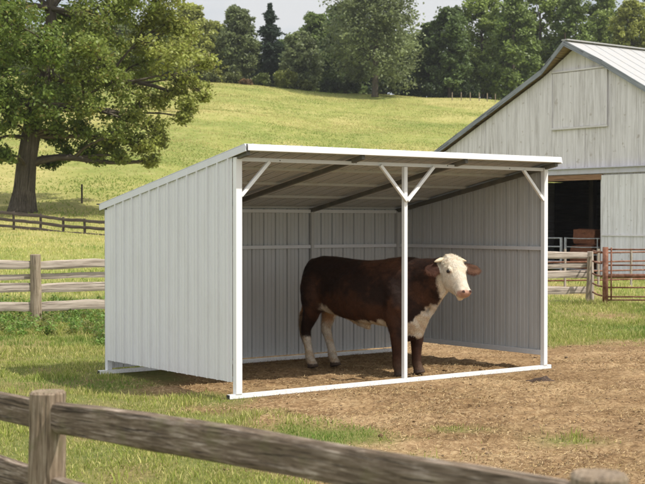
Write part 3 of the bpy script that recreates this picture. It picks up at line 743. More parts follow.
# --- the big oak: crown lobes placed as they hang round the trunk (x, z from a ground point 62 m out)
OX, OY = (23 - CX) / F * 62, 62.0; OZ = H1(OX, OY); k_ = F / 62
oak = empty('oak_tree', (OX, OY, OZ)); tag(oak, 'large broad oak with a thick trunk standing by the dark rail fence at the left', 'tree'); oinv = Matrix.Translation(oak.location).inverted()
def ow(px, py, dy): return np.array([(px - CX) / k_, OY + dy, EYE + (HZ - py) / k_])
tb = MB()
TR = [(22, 216, 0), (23, 208, 0), (24, 190, 0), (27, 165, 0), (31, 135, 0), (37, 105, 0), (45, 75, .2), (50, 45, .3), (52, 10, 0), (50, -30, 0), (52, -80, 0)]
RR = [.80, .62, .50, .46, .44, .39, .36, .30, .24, .17, .06]
tb.tube([ow(*p) for p in TR], RR, 20, nz=.16, sq=2)
lobes = [(20, 128, -1.8, 13), (45, 120, -1.5, 12), (60, 128, -1, 11), (38, 60, -2.2, 12), (48, 92, -2., 11), (30, 120, -1.8, 10), (12, 100, -2.5, 16), (85, 132, -1, 10), (172, 92, .5, 9), (178, 78, 1, 12), (155, 100, .5, 10), (130, 118, .3, 12), (110, 140, .5, 10), (135, 140, .2, 9), (80, 150, .6, 8), (52, -85, 0, 62), (0, -50, 0, 60), (105, -45, 0, 55), (-50, 0, 0, 55), (20, 20, -2.5, 42), (70, 15, 2, 42), (112, 22, -1.5, 36), (150, 30, 1, 30), (128, 5, -1, 28), (178, 52, 0, 23),
         (196, 78, .5, 17), (190, 103, .2, 9), (184, 117, .2, 6), (165, 62, -2, 22), (135, 58, 2, 24), (60, 55, -3, 26), (10, 70, -3, 34), (88, 78, -2.5, 26), (118, 92, -1.5, 22), (140, 108, 0, 16),
         (150, 128, .4, 14), (160, 140, .6, 9), (143, 148, .2, 12), (150, 160, .6, 6), (95, 112, -2, 20), (118, 132, -1, 14), (120, 156, 0, 9), (100, 143, .5, 11), (96, 158, .5, 7), (60, 110, -3.5, 19), (20, 115, -3.5, 26),
         (-20, 105, -2, 34), (2, 145, -2, 17), (15, 158, -2, 9), (-25, 150, -1, 26), (50, 140, 1.2, 13), (60, 152, 1.2, 10), (45, 163, 1, 6), (70, 98, 3, 22), (30, 90, 4, 36), (90, 45, 5, 40), (0, 30, 5, 50), (130, 75, 4, 18), (75, 128, .8, 13),
         (170, 15, .5, 22), (160, -15, 0, 32), (188, 25, 1, 12), (206, 62, 1, 9), (203, 95, .5, 6), (112, 112, 1, 16), (40, 70, 6, 40), (-70, 90, 0, 40), (-80, 40, 0, 50), (70, 65, -4, 18), (35, 40, -4.5, 22), (105, 60, -3.5, 18)]
C, sz, cc = [], [], []
anchors = [(np.array(ow(*TR[i])), RR[i]) for i in (3, 4, 5, 6, 7, 8)]
mains = []
for (px, py, dy, rp) in lobes:
    c = ow(px, py, dy); r = rp / k_
    cands = anchors + mains
    best = min(cands, key=lambda a_: np.linalg.norm(a_[0] - c) + (0 if a_[0][2] < c[2] + 1.0 else 2.5) + (1.6 if a_[1] < .12 else 0))
    L = np.linalg.norm(best[0] - c)
    r0 = min(best[1] * .6, .06 + L * .028)
    P = limb(tb, best[0], c, r0, max(.018, r0 * .3), .07, 8, 7)
    if r0 > .09: mains += [(P[3], r0 * .7), (P[5], r0 * .5)]
    tw = max(6, int(24 * (r / 1.5) ** 1.8)); tw = min(tw, 52)
    for _ in range(tw):
        e = c + ball(1, .5)[0] * r * np.array([1, 1, .85]); s_ = P[rng.integers(4, 8)]
        if rp < 40: tb.tube([s_, (s_ + e) / 2 + rng.normal(0, .06, 3), e], [.018, .012, .006], 4, cap=False)
        m = int(rng.integers(60, 120)); rr = rng.uniform(.34, .75) * (1 if r > .5 else .75)
        C.append(e + ball(m, .75) * rr * np.array([1.2, 1.2, .75])); sz.append(rng.uniform(.06, .125, m))
        base = np.array([.165, .225, .048]) * rng.uniform(.7, 1.25)
        if px > 135: base = np.array([.31, .34, .085]) * rng.uniform(.75, 1.15)
        elif px > 85: base = base * .6 + np.array([.28, .31, .075]) * .4
        yl = rng.random(m) < .08
        q_ = base * rng.uniform(.75, 1.3, m)[:, None]; q_[yl] = np.array([.26, .24, .07]); cc.append(q_)
o = tb.build('trunk', M['bark'], oak, smooth=True); o.matrix_parent_inverse = oinv
P, Q, cl = leafset(np.concatenate(C), np.concatenate(sz), np.concatenate(cc), .3, .6)
o = link('crown', np_mesh('crown', P, Q, col=cl), M['leaf'], oak); o.matrix_parent_inverse = oinv

def far_tree(px, Yd, top, rpx, colr, label, nl=16, trunk=None, leafn=9000, lsz=(.14, .30), open_=0., seed=0, low=.12, grp='trees along the top of the hill', bark='bark', nm='deciduous_tree'):
    x0 = (px - CX) / F * Yd; z0 = H1(x0, Yd); kk = F / Yd; zt = EYE + (HZ - top) / kk; Ht = zt - z0; R = rpx / kk
    e = empty(nm, (x0, Yd, z0)); tag(e, label, 'tree', grp); iv = Matrix.Translation(e.location).inverted()
    b = MB(); tr = trunk if trunk else max(.12, Ht * .018)
    lean = rng.normal(0, .25, 2)
    tp = [np.array([x0, Yd, z0 - .2]), np.array([x0, Yd, z0 + .5]), np.array([x0 + lean[0] * .4, Yd, z0 + Ht * .3]), np.array([x0 + lean[0], Yd + lean[1], z0 + Ht * .6]), np.array([x0 + lean[0], Yd, z0 + Ht * .93])]
    b.tube(tp, [tr * 1.35, tr, tr * .8, tr * .5, tr * .12], 8, nz=.1)
    C, cc = [], []; tot = 0; lob = []
    for i in range(nl):
        f = low + (1 - low) * ((i + .5) / nl) ** .85
        env = math.sin(PI * min(1, max(0.08, (f - low * .6) / (1.06 - low * .6))) ** .8) ** .62
        a_ = i * 2.4 + rng.uniform(-.5, .5); rad = R * env * rng.uniform(.45, .80)
        lr = R * rng.uniform(.36, .58) * (.6 + .4 * env)
        c = np.array([x0 + math.cos(a_) * rad, Yd + math.sin(a_) * rad, z0 + Ht * f - lr * .5]); lob.append((c, lr, f))
    lob.append((np.array([x0 + lean[0], Yd, zt - R * .22]), R * .27, 1.))
    for (c, lr, f) in lob:
        s_ = tp[2] + (tp[4] - tp[2]) * min(.85, max(0, f - .25)); limb(b, s_, c, tr * .38, tr * .08, .1, 5, 4)
        nc = int(14 + 14 * (1 - open_)); m = max(8, int(leafn / len(lob) / nc)); hue = rng.uniform(.78, 1.22)
        for _ in range(nc):
            q_ = c + ball(1, .42)[0] * lr * np.array([1, 1, .8]); C.append(q_ + ball(m, .6) * lr * rng.uniform(.28, .55) * np.array([1.15, 1.15, .8]))
            cc.append(np.array(colr) * hue * rng.uniform(.8, 1.22) * rng.uniform(.75, 1.3, m)[:, None])
    C = np.concatenate(C); cc = np.concatenate(cc); P, Q, cl = leafset(C, rng.uniform(lsz[0], lsz[1], len(C)), cc, .35, .65)
    o = b.build('trunk', M[bark], e, smooth=True); o.matrix_parent_inverse = iv
    o = link('crown', np_mesh('crown', P, Q, col=cl), M['leaf'], e); o.matrix_parent_inverse = iv
    return e
MID = (.17, .225, .065); DK = (.11, .155, .052); GY = (.19, .225, .10); YG = (.30, .32, .085); BR = (.21, .265, .07)
FT = [
 (-30, 195, 25, 40, MID, 'mid green hilltop tree at the far left edge, behind the oak crown'),
 (25, 192, 28, 34, GY, 'grey green hilltop tree seen through gaps directly behind the oak trunk'),
 (72, 194, 18, 32, MID, 'hilltop tree behind the right half of the oak crown'),
 (122, 188, 18, 28, GY, 'pale trunked hilltop tree behind the hanging right limbs of the oak'),
 (160, 193, 10, 26, MID, 'mid green tree behind the outermost oak branches'),
 (192, 184, 5, 21, YG, 'yellow green tree just right of the oak branch tips'),
 (213, 196, 22, 15, YG, 'narrow yellowish tree between the yellow green tree and the round grey green tree'),
 (238, 185, 8, 23, GY, 'round topped grey green tree left of the tall dark spruce'),
 (300, 184, 33, 21, GY, 'low soft green tree just right of the tall dark spruce'),
 (316, 200, 14, 20, MID, 'mid green tree standing behind the low soft green one'),
 (345, 190, 2, 27, DK, 'dark green tree left of the big spreading tree with the visible trunk'),
 (408, 198, 34, 20, DK, 'lower dark tree filling the sky gap right of the big spreading tree'),
 (428, 188, 24, 18, DK, 'dark tree just left of the tallest dark tree above the pasture end'),
 (449, 182, 8, 23, DK, 'tallest dark tree above the right end of the pasture'),
 (482, 190, -8, 29, BR, 'tall bright green tree right of the tallest dark tree'),
 (513, 184, -6, 26, MID, 'full mid green tree left of the barn peak, in front of its neighbours'),
 (540, 194, -18, 30, BR, 'tall bright green tree directly behind the barn peak'),
 (572, 190, -6, 24, MID, 'mid green tree just right of the barn peak'),
 (602, 198, -14, 26, BR, 'loose bright green tree above the middle of the barn roof'),
 (630, 188, 1, 22, YG, 'yellow green tree above the barn roof near the right edge'),
 (660, 196, -14, 30, MID, 'mid green tree at the right edge above the barn roof'),
]
for i, (px, Yd, top, rp, colr, lab) in enumerate(FT):
    far_tree(px, Yd, top, rp, colr, lab, nl=19 + i % 5, leafn=15000, bark='palebark' if 'pale trunk' in lab else 'bark', low=.22 if 'pale trunk' in lab else .1)
far_tree(375, 176, -40, 50, GY, 'big spreading hilltop tree with a thick visible trunk at the pasture edge', nl=34, trunk=.42, leafn=26000, low=.22, open_=.1, lsz=(.12, .27))
# second wood edge behind, one mass
C, cc = [], []
for _ in range(1500):
    px = rng.uniform(-60, 700); Yd = rng.uniform(202, 222); x0 = (px - CX) / F * Yd; z0 = H1(x0, Yd)
    hz = 42 + 10 * math.sin(px / 31.) if px < 430 else 30 + 12 * math.sin(px / 17.)
    z1 = EYE + (HZ - hz - rng.uniform(-8, 26)) / F * Yd
    c = np.array([x0, Yd, z0 + (z1 - z0) * rng.random() ** .8]); m = 110
    C.append(c + ball(m, .5) * rng.uniform(.9, 1.7) * np.array([1.2, 1.2, .8])); cc.append(np.array(DK) * rng.uniform(.6, 1.25) * rng.uniform(.8, 1.2, m)[:, None])
C = np.concatenate(C); P, Q, cl = leafset(C, rng.uniform(.25, .42, len(C)), np.concatenate(cc), .3, .65)
tag(link('woodland', np_mesh('woodland', P, Q, col=cl), M['leaf']), 'dark deep woodland filling in behind the hilltop trees', 'woodland', None, 'stuff')
# spruce
def spruce(px, Yd, top, rpx, label):
    x0 = (px - CX) / F * Yd; z0 = H1(x0, Yd); kk = F / Yd; zt = EYE + (HZ - top) / kk; Ht = zt - z0; R = rpx / kk
    e = empty('spruce_tree', (x0, Yd, z0)); tag(e, label, 'tree', 'trees along the top of the hill'); iv = Matrix.Translation(e.location).inverted()
    b = MB(); b.tube([(x0, Yd, z0 - .2), (x0, Yd, z0 + Ht * .5), (x0, Yd, zt)], [.22, .13, .02], 8); C, cc = [], []
    for k in range(260):
        f = .08 + .92 * (k / 260) ** .9; a_ = k * 2.39996; L = R * (1 - f) ** .8 * rng.uniform(.5, 1.35) * (.8 + .35 * math.sin(f * 38)) + .10
        p0 = np.array([x0, Yd, z0 + Ht * f]); p1 = p0 + np.array([math.cos(a_) * L, math.sin(a_) * L, -L * .28 + .05])
        m = int(30 + 40 * L); t_ = rng.random(m) ** .7
        C.append(p0 + (p1 - p0) * t_[:, None] + rng.normal(0, .10, (m, 3)) * np.array([1, 1, .7]) - np.array([0, 0, .08])); cc.append(np.array([.04, .065, .036]) * rng.uniform(.7, 1.4, m)[:, None])
    C = np.concatenate(C); P, Q, cl = leafset(C, rng.uniform(.10, .2, len(C)), np.concatenate(cc), .2, .4)
    o = b.build('trunk', M['bark'], e); o.matrix_parent_inverse = iv
    o = link('crown', np_mesh('crown', P, Q, col=cl), M['leaf'], e); o.matrix_parent_inverse = iv
spruce(270, 186, 4, 27, 'tall pointed dark spruce rising above the hill tree line')
spruce(360, 204, 8, 24, 'slim dark spruce top partly behind the big spreading tree')
def bush(px, Yd, hp, rpx, colr, label):
    x0 = (px - CX) / F * Yd; z0 = H1(x0, Yd); kk = F / Yd; Ht = hp / kk; R = rpx / kk; C, cc = [], []
    for k in range(26):
        c = np.array([x0, Yd, z0 + Ht * .45]) + ball(1, .4)[0] * np.array([R * .85, R * .7, Ht * .45]); m = 90
        C.append(c + ball(m, .5) * R * .3); cc.append(np.array(colr) * rng.uniform(.75, 1.2) * rng.uniform(.8, 1.25, m)[:, None])
    C = np.concatenate(C); P, Q, cl = leafset(C, rng.uniform(.10, .2, len(C)), np.concatenate(cc), .4, .6)
    tag(link('bush', np_mesh('bush', P, Q, col=cl), M['leaf']), label, 'bush', 'bushes along the hill crest')
for a_ in [(286, 178, 19, 14, (.17, .19, .045), 'largest yellow green bush on the crest below the low soft green tree'),
           (262, 179, 14, 11, (.13, .16, .045), 'green crest bush directly below the dark spruce'),
           (304, 179, 11, 9, (.14, .16, .04), 'small green crest bush right of the largest yellow one'),
           (233, 180, 13, 12, (.14, .16, .05), 'crest bush below the round grey green tree'),
           (212, 181, 12, 10, (.13, .15, .045), 'crest bush below the yellowish narrow tree'),
           (246, 177, 5, 7, (.22, .14, .07), 'low reddish brown bush on the crest left of the dark spruce'),
           (186, 181, 14, 13, (.10, .13, .04), 'crest bush below the yellow green tree by the oak'),
           (330, 182, 16, 14, (.06, .085, .03), 'dark crest bush left of the big spreading tree trunk'),
           (408, 182, 18, 15, (.05, .075, .028), 'dark crest bush right of the big spreading tree trunk'),
           (430, 180, 16, 14, (.05, .075, .028), 'dark crest bush under the tallest dark tree'),
           (470, 182, 16, 15, (.055, .08, .028), 'dark crest bush behind the small pale fence posts'),
           (350, 183, 20, 14, (.075, .10, .035), 'mid green crest bush touching the big spreading tree')]: bush(*a_)

# ------------------------------------------------------------------ COW
cw = empty('cow', (.505, 15.90, 0), math.atan2(-.643, .766))
tag(cw, 'dark brown cow with white face and belly standing in the shelter facing out', 'cow')
b = MB()
def ring_loft(b, secs, n=28, sq=2.3):
    base = len(b.v)
    for (x0, zt, zb, hw, y0) in secs:
        zc = (zt + zb) / 2; hh = (zt - zb) / 2
        for k in range(n):
            a_ = 2 * PI * k / n; ca, sa = math.cos(a_), math.sin(a_); e = (abs(ca) ** sq + abs(sa) ** sq) ** (-1 / sq)
            wv = hw * (1.0 - .10 * sa * e * (1 if sa > 0 else .4))
            b.v.append(np.array([x0, y0 + wv * ca * e, zc + hh * sa * e])); b.g.append((x0, 0, 0))
    m = len(secs)
    for i in range(m - 1):
        for k in range(n):
            a_ = base + i * n + k; c_ = base + i * n + (k + 1) % n; b.f.append([a_, c_, c_ + n, a_ + n])
    b.f.append([base + k for k in range(n)][::-1]); b.f.append([base + (m - 1) * n + k for k in range(n)])
ring_loft(b, [(-.85, 1.24, .98, .10, 0), (-.83, 1.315, .84, .19, 0), (-.76, 1.35, .74, .25, 0), (-.66, 1.375, .69, .285, 0), (-.50, 1.375, .67, .29, 0), (-.32, 1.355, .645, .31, 0), (-.12, 1.34, .60, .345, 0), (.08, 1.335, .575, .36, 0),
              (.26, 1.345, .565, .345, 0), (.42, 1.365, .55, .315, 0), (.56, 1.385, .52, .29, 0), (.68, 1.385, .485, .25, 0), (.78, 1.375, .48, .21, 0), (.86, 1.36, .53, .165, 0), (.92, 1.33, .64, .11, 0)])
# neck, thick and level, dewlap below
ring_loft(b, [(.60, 1.37, .70, .20, 0), (.76, 1.375, .70, .185, 0), (.90, 1.375, .76, .165, 0), (1.02, 1.385, .86, .145, -.005), (1.13, 1.39, .95, .13, -.01), (1.22, 1.39, 1.06, .115, -.015)], 20, 2.2)
# head frame
hd_o = np.array([1.27, -.012, 1.345]); yaw = math.radians(-17)
fh = np.array([math.cos(yaw), math.sin(yaw), 0]); hs = np.array([-math.sin(yaw), math.cos(yaw), 0])
tilt = math.radians(56); AX = fh * math.cos(tilt) - ZX * math.sin(tilt); FR = fh * math.sin(tilt) + ZX * math.cos(tilt)   # axis to muzzle, outward normal of the face
HL = .455
def hp(t_, s_, f_): return hd_o + AX * HL * t_ + hs * s_ + FR * f_
def head_loft(b, secs, n=24):
    base = len(b.v)
    for (t_, hw, f0, f1, sq) in secs:
        fc = (f0 + f1) / 2; hh = (f1 - f0) / 2
        for k in range(n):
            a_ = 2 * PI * k / n; ca, sa = math.cos(a_), math.sin(a_); e = (abs(ca) ** sq + abs(sa) ** sq) ** (-1 / sq)
            wf = 1 if sa > 0 else (1 - .22 * abs(sa))
            b.v.append(hp(t_, 1.06 * hw * ca * e * wf, fc + hh * sa * e)); b.g.append((t_, 0, 0))
    m = len(secs)
    for i in range(m - 1):
        for k in range(n):
            a_ = base + i * n + k; c_ = base + i * n + (k + 1) % n; b.f.append([a_, c_, c_ + n, a_ + n])
    b.f.append([base + k for k in range(n)][::-1]); b.f.append([base + (m - 1) * n + k for k in range(n)])
head_loft(b, [(-.17, .055, -.03, .035, 2), (-.10, .095, -.08, .065, 2.2), (0, .125, -.14, .085, 2.3), (.12, .132, -.19, .098, 2.4), (.24, .133, -.235, .098, 2.5), (.33, .131, -.24, .092, 2.4), (.45, .118, -.238, .085, 2.4), (.58, .102, -.215, .078, 2.4), (.70, .088, -.175, .070, 2.4),
              (.80, .084, -.140, .065, 2.4), (.89, .086, -.108, .060, 2.5), (.96, .085, -.098, .052, 2.5), (1.0, .068, -.07, .034, 2.3), (1.025, .045, -.05, .01, 2)])
# brow ridges, jaw, lips
for s_ in (-1, 1):
    b.tube([hp(.20, s_ * .112, .045), hp(.27, s_ * .120, .052), hp(.36, s_ * .112, .045)], [.014, .019, .012], 8)
    b.tube([hp(.90, s_ * .050, .040), hp(.95, s_ * .052, .034), hp(.99, s_ * .046, .015)], [.024, .03, .018], 8)
    # ear: a leaf, out sideways and slightly drooping, cupped forward
    e0 = hp(.02, s_ * .105, -.065); e1 = e0 + hs * s_ * (.25 if s_ < 0 else .33) - ZX * .07 + fh * (.015 if s_ < 0 else .06)
    m1 = e0 + (e1 - e0) * .3; m2 = e0 + (e1 - e0) * .62
    b.tube([e0, m1 - ZX * .01, m2 - ZX * .012, e0 + (e1 - e0) * .86, e1], [.03, .070, .082, .058, .014], 14, rx=1.0, ry=.22, side=(AX * .9 + hs * s_ * -.1))
b.tube([hp(.86, 0, -.10), hp(.94, 0, -.092), hp(.985, 0, -.07)], [.035, .045, .028], 10)
# curly poll
for k in range(16):
    c = hp(rng.uniform(-.11, .12), rng.uniform(-.065, .065), rng.uniform(.030, .052)); b.tube([c, c + FR * .008 + ZX * .008], [.026, .018], 8)
# legs
def leg(pts): b.tube([p[:3] for p in pts], [p[3] for p in pts], 14, ry=1., rx=1.0, side=(0, 1, 0))
def scl(pts, f): return [(x_, y_, z_, r_ * f) for (x_, y_, z_, r_) in pts]
for s_, dx in ((-1, 0.0), (1, .03)):
    y0 = s_ * .17
    b.tube([(.50, y0 * .6, 1.22), (.54, y0 * .85, 1.10), (.60, y0 * 1.0, .96), (.62, y0 * 1.05, .80), (.60, y0 * 1.05, .66)], [.05, .115, .15, .145, .10], 14)
    leg([(.59, y0 * 1.1, .78, .135), (.60 + dx, y0 * 1.05, .62, .112), (.62 + dx, y0, .50, .090), (.625 + dx, y0, .41, .080), (.622 + dx, y0, .33, .066), (.62 + dx, y0, .22, .056), (.622 + dx, y0, .135, .058), (.64 + dx, y0, .085, .056), (.655 + dx, y0, .045, .066), (.665 + dx, y0, .004, .074)])
for s_, dx in ((-1, -.03), (1, .06)):
    y0 = s_ * .165
    b.tube([(-.60, y0 * .7, 1.26), (-.64, y0 * .95, 1.14), (-.66, y0 * 1.1, 1.0), (-.63, y0 * 1.1, .84), (-.58, y0, .70)], [.07, .14, .17, .165, .10], 16)
    leg([(-.66, y0 * 1.1, .86, .165), (-.68, y0 * 1.05, .72, .120), (-.72 + dx * .3, y0, .60, .088), (-.765 + dx * .5, y0, .50, .070), (-.775 + dx * .6, y0, .44, .062), (-.745 + dx * .8, y0, .34, .050), (-.715 + dx, y0, .22, .047), (-.695 + dx, y0, .135, .057), (-.675 + dx, y0, .085, .054), (-.655 + dx, y0, .045, .064), (-.645 + dx, y0, .004, .072)])
# sheath and navel fold, brisket fold, tail
b.tube([(-.25, 0, .66), (-.06, 0, .575), (.06, 0, .535), (.10, 0, .515)], [.05, .05, .04, .018], 10)
b.tube([(.50, 0, .56), (.68, 0, .475), (.80, 0, .50), (.90, 0, .64), (1.02, 0, .80), (1.13, -.01, .95), (1.22, -.015, 1.06)], [.07, .085, .07, .045, .038, .04, .05], 10)
b.tube([(-.78, 0, 1.32), (-.85, 0, 1.30), (-.905, 0, 1.20), (-.925, -.01, 1.0), (-.935, -.015, .78), (-.94, -.02, .66)], [.045, .04, .032, .024, .02, .02], 10)
b.tube([(-.94, -.02, .76), (-.945, -.02, .64), (-.95, -.02, .50), (-.95, -.02, .38), (-.945, -.02, .29)], [.022, .045, .052, .038, .008], 10, nz=.25)
tmp = b.build('cow_body', None)
m = tmp.modifiers.new('r', 'REMESH'); m.mode = 'VOXEL'; m.voxel_size = .0095; m.use_smooth_shade = True
m = tmp.modifiers.new('s', 'SMOOTH'); m.factor = .5; m.iterations = 5
dg = bpy.context.evaluated_depsgraph_get(); ev = tmp.evaluated_get(dg)
me = bpy.data.meshes.new_from_object(ev); me.name = 'body'; bpy.data.objects.remove(tmp)
nv = len(me.vertices); ne = len(me.edges); ed = np.zeros(ne * 2, np.int32); me.edges.foreach_get('vertices', ed); ed = ed.reshape(-1, 2)
co = np.zeros(nv * 3, np.float32); me.vertices.foreach_get('co', co); co = co.reshape(-1, 3).astype(float)
wsm = sstep(.42, .62, co[:, 2]) * (1 - sstep(1.02, 1.14, co[:, 0])) * (co[:, 0] > -.90)
deg = np.bincount(ed.ravel(), minlength=nv)[:, None]
for _ in range(45):                              # relax the trunk so shoulder and haunch flow into the barrel
    acc = np.zeros_like(co)
    for k in range(3): acc[:, k] = np.bincount(ed[:, 0], co[ed[:, 1], k], nv) + np.bincount(ed[:, 1], co[ed[:, 0], k], nv)
    co += (acc / deg - co) * (wsm * .7)[:, None]
me.vertices.foreach_set('co', co.astype(np.float32).ravel()); me.update()
co = np.zeros(nv * 3, np.float32); me.vertices.foreach_get('co', co); co = co.reshape(-1, 3).astype(float)
x, y, z = co.T
n1 = fbm(x * 9 + 3, z * 9 + y * 5, 201, 4) - .5; n2 = fbm(x * 28, z * 28 + y * 11, 205, 3) - .5; n3 = fbm(x * 3.2, z * 3.2 + y, 209, 3)
brown = np.array([.024, .0115, .0075]) + (np.array([.070, .029, .0145]) - np.array([.024, .0115, .0075])) * sstep(.42, .70, n3 + .25 * n2)[:, None]
# redder along the back and the flank
brown = brown * (1 + .5 * sstep(1.2, 1.36, z) * (x < .6))[:, None]
white = np.array([.62, .53, .42]); tanw = np.array([.50, .34, .19])
rel = co - hd_o; ht = rel @ AX / HL; hsd = rel @ hs; hf = rel @ FR
wn = n1 * .10 + n2 * .06
Wm = np.zeros(nv)
ishead = (x > 1.08) & (ht > -.4)
facew = sstep(-.175, -.140, hf + wn * .35 + np.clip(ht - .15, 0, 1) * .6 - np.clip(.05 - ht, 0, .4) * .35) * ishead * sstep(1.13, 1.17, x + wn * .5)
Wm = np.maximum(Wm, facew)
ear = ishead & (np.abs(hsd) > .158) & (ht < .35) & (z > 1.12)
Wm[ear] = 0
# throat and dewlap, brisket
br = sstep(.0, .03, (.665 + .06 * np.sin(x * 9) + wn * 1.2 + .9 * np.clip(x - .82, 0, 1) - .35 * np.abs(y)) - z) * sstep(.50, .62, x + wn)
br = br * ((z > .44) | (x > .78)) * np.maximum(sstep(.70, .76, x + wn * .5), 1 - sstep(.10, .15, np.abs(y))) * (z > .47)
dew = sstep(0, .03, (.505 + (x - .80) * 1.22 + wn * .8) - z) * (x > .80) * (x < 1.25)
Wm = np.maximum(Wm, np.maximum(br, dew))
# belly
be = sstep(0, .025, (.625 + .05 * np.exp(-((x - .42) / .12) ** 2) + .05 * np.exp(-((x + .38) / .16) ** 2) + wn * .9) - z) * (x > -.60) * (x < .52) * (z > .47)
Wm = np.maximum(Wm, be)
# flank patch on the near side
fp_ = sstep(0, .05, .115 - np.hypot((x + .44) / 1.0, (z - .70) / 1.2) + wn * .9) * (x > -.62)
Wm = np.maximum(Wm, fp_)
# hind legs: white shanks, the far one white right up
hind = x < -.45
Wm = np.maximum(Wm, sstep(0, .05, .39 + wn * 1.3 - z) * hind * (y < 0) * (x > -.90))
Wm = np.maximum(Wm, sstep(0, .05, .80 + wn * 1.3 - z) * hind * (y > .0) * (x > -.90))
tail = (x < -.885) & (z < 1.2)
Wm[tail] = 0
col = brown * (1 - Wm[:, None]) + (white * (1 + .5 * n2[:, None])) * Wm[:, None]
# tan tinges
tg = (Wm * sstep(.5, .62, fbm(x * 14, z * 14 + y * 9, 211, 3)) * .55 * (1 - .6 * ishead))[:, None]; col = col * (1 - tg) + tanw * tg
thigh_in = (sstep(.45, .62, z) * (z < .86) * hind * (y > -.06) * (y < .16) * .8)[:, None]; col = col * (1 - thigh_in) + np.array([.42, .21, .085]) * thigh_in
tt = (tail * sstep(.72, .60, z))[:, None] if False else (tail * (1 - sstep(.55, .72, z)))[:, None]
col = col * (1 - tt) + np.array([.26, .18, .11]) * (1 + n2[:, None]) * tt
# ears: inside reddish
ei = (ear * sstep(.0, .02, hf + .065))[:, None]; col = col * (1 - ei * .6) + np.array([.20, .11, .065]) * (1 + 2 * n2[:, None]) * ei * .6
er = (ear * 1.0)[:, None]; col = col * (1 - er * .4) + np.array([.09, .035, .02]) * er * .4
# muzzle pink, nostrils and mouth line dark
mz = (ishead * sstep(.86, .92, ht + .15 * n1) * sstep(-.05, -.01, hf))[:, None]; col = col * (1 - mz) + np.array([.45, .26, .19]) * (1 + .6 * n2[:, None]) * mz
for s_ in (-1, 1):
    nd = np.hypot((ht - .955) * HL / 1.0, (hsd - s_ * .050) / 1.4); nn = (ishead * (1 - sstep(.012, .019, nd)) * (hf > -.01))[:, None]; col = col * (1 - nn) + np.array([.04, .018, .014]) * nn
ml = (ishead * (ht > .80) * (1 - sstep(.003, .008, np.abs(hf + .040 + .02 * (1 - ht)))))[:, None] * .6; col = col * (1 - ml) + np.array([.16, .08, .05]) * ml
for s_ in (-1, 1):
    ed = np.hypot((ht - .33) * HL, (hf - .03)); ee = (ishead * (hsd * s_ > .07) * (1 - sstep(.018, .032, ed)))[:, None] * .6; col = col * (1 - ee) + np.array([.20, .09, .05]) * ee
# front legs redder and dusty low; hooves
fl_ = ((x > .45) * (x < .80) * (z < .46) * (1 - Wm))[:, None]; col = col * (1 - fl_ * .5) + np.array([.045, .019, .011]) * fl_ * .5
du = (1 - sstep(.03, .26, z + n1 * .1))[:, None] * .32; col = col * (1 - du) + np.array([.23, .15, .095]) * du
hf_ = (1 - sstep(.045, .065, z))[:, None]; col = col * (1 - hf_) + np.array([.075, .05, .035]) * hf_
# coat relief
no = np.zeros(nv * 3, np.float32); me.vertices.foreach_get('normal', no); no = no.reshape(-1, 3)
curl = ishead * (ht < .3) * (hf > .02)
co2 = co + no * ((fbm(x * 60, z * 60 + y * 60, 221, 2) - .5) * .012 * curl + (fbm(x * 6, z * 9 + y * 4, 223, 3) - .5) * .024 * sstep(.45, .6, z) * (1 - ishead) + (n2 * .003))[:, None]
me.vertices.foreach_set('co', co2.astype(np.float32).ravel()); me.update()
a = me.attributes.new('col', 'FLOAT_COLOR', 'POINT'); cc = np.ones((nv, 4), np.float32); cc[:, :3] = np.clip(col, .003, 1); a.data.foreach_set('color', cc.ravel())
t = NT('cow_coat'); g_ = t.attr('col').outputs['Color']; pc = t.n('ShaderNodeTexCoord').outputs['Object']
hr = t.noise(t.scale(pc, (60, 60, 22)), 3.0, 4, .7, .5)
c = t.mix(.85, g_, t.mix(1., g_, t.ramp(hr, [(.3, .5), (.7, 1.4)]), 'MULTIPLY'))
p = t.done(c, .62, 0, t.bump(hr, .6, .008), .18); pn = [n for n in t.t.nodes if n.type == 'BSDF_PRINCIPLED'][0]
pn.inputs['Sheen Weight'].default_value = .0; pn.inputs['Sheen Roughness'].default_value = .4
M['coat'] = p
body = link('body', me, M['coat'], cw)
ps = np.zeros(len(me.polygons) * 3, np.float32); me.polygons.foreach_get('center', ps); ps = ps.reshape(-1, 3).astype(float)
pn_ = np.zeros(len(me.polygons) * 3, np.float32); me.polygons.foreach_get('normal', pn_); pn_ = pn_.reshape(-1, 3).astype(float)
lp = np.zeros(len(me.polygons), np.int32); me.polygons.foreach_get('loop_start', lp); lv = np.zeros(len(me.loops), np.int32); me.loops.foreach_get('vertex_index', lv); v0 = lv[lp]
NH = 230000; k = rng.integers(0, len(ps), NH); p = ps[k] + rng.normal(0, .004, (NH, 3)); nrm = pn_[k]; cl = np.clip(col[v0[k]], .003, 1)
px_ = ps[k]; fl = np.zeros((NH, 3)); fl[:, 0] = -.75; fl[:, 2] = -.65
fl[px_[:, 2] < .5] = (0, 0, -1); swirl = fbm(px_[:, 0] * 5, px_[:, 2] * 5 + px_[:, 1] * 3, 401, 2) - .5
fl[:, 2] += swirl * 1.6; fl[:, 0] += swirl * .8
onh = (px_[:, 0] > 1.12); rl = px_ - hd_o; tt_ = rl @ AX / HL; hff = rl @ FR
fl[onh] = AX * .8; poll = onh & (tt_ < .30) & (hff > -.02)
fl = fl + rng.normal(0, .22, (NH, 3)); fl[poll] += rng.normal(0, .9, (int(poll.sum()), 3))
fl -= nrm * (fl * nrm).sum(1)[:, None]; fl /= (np.linalg.norm(fl, axis=1)[:, None] + 1e-6)
lift = rng.uniform(.12, .40, NH); ln = rng.uniform(.010, .022, NH); earh = onh & (np.abs(rl @ hs) > .14) & (tt_ < .4)
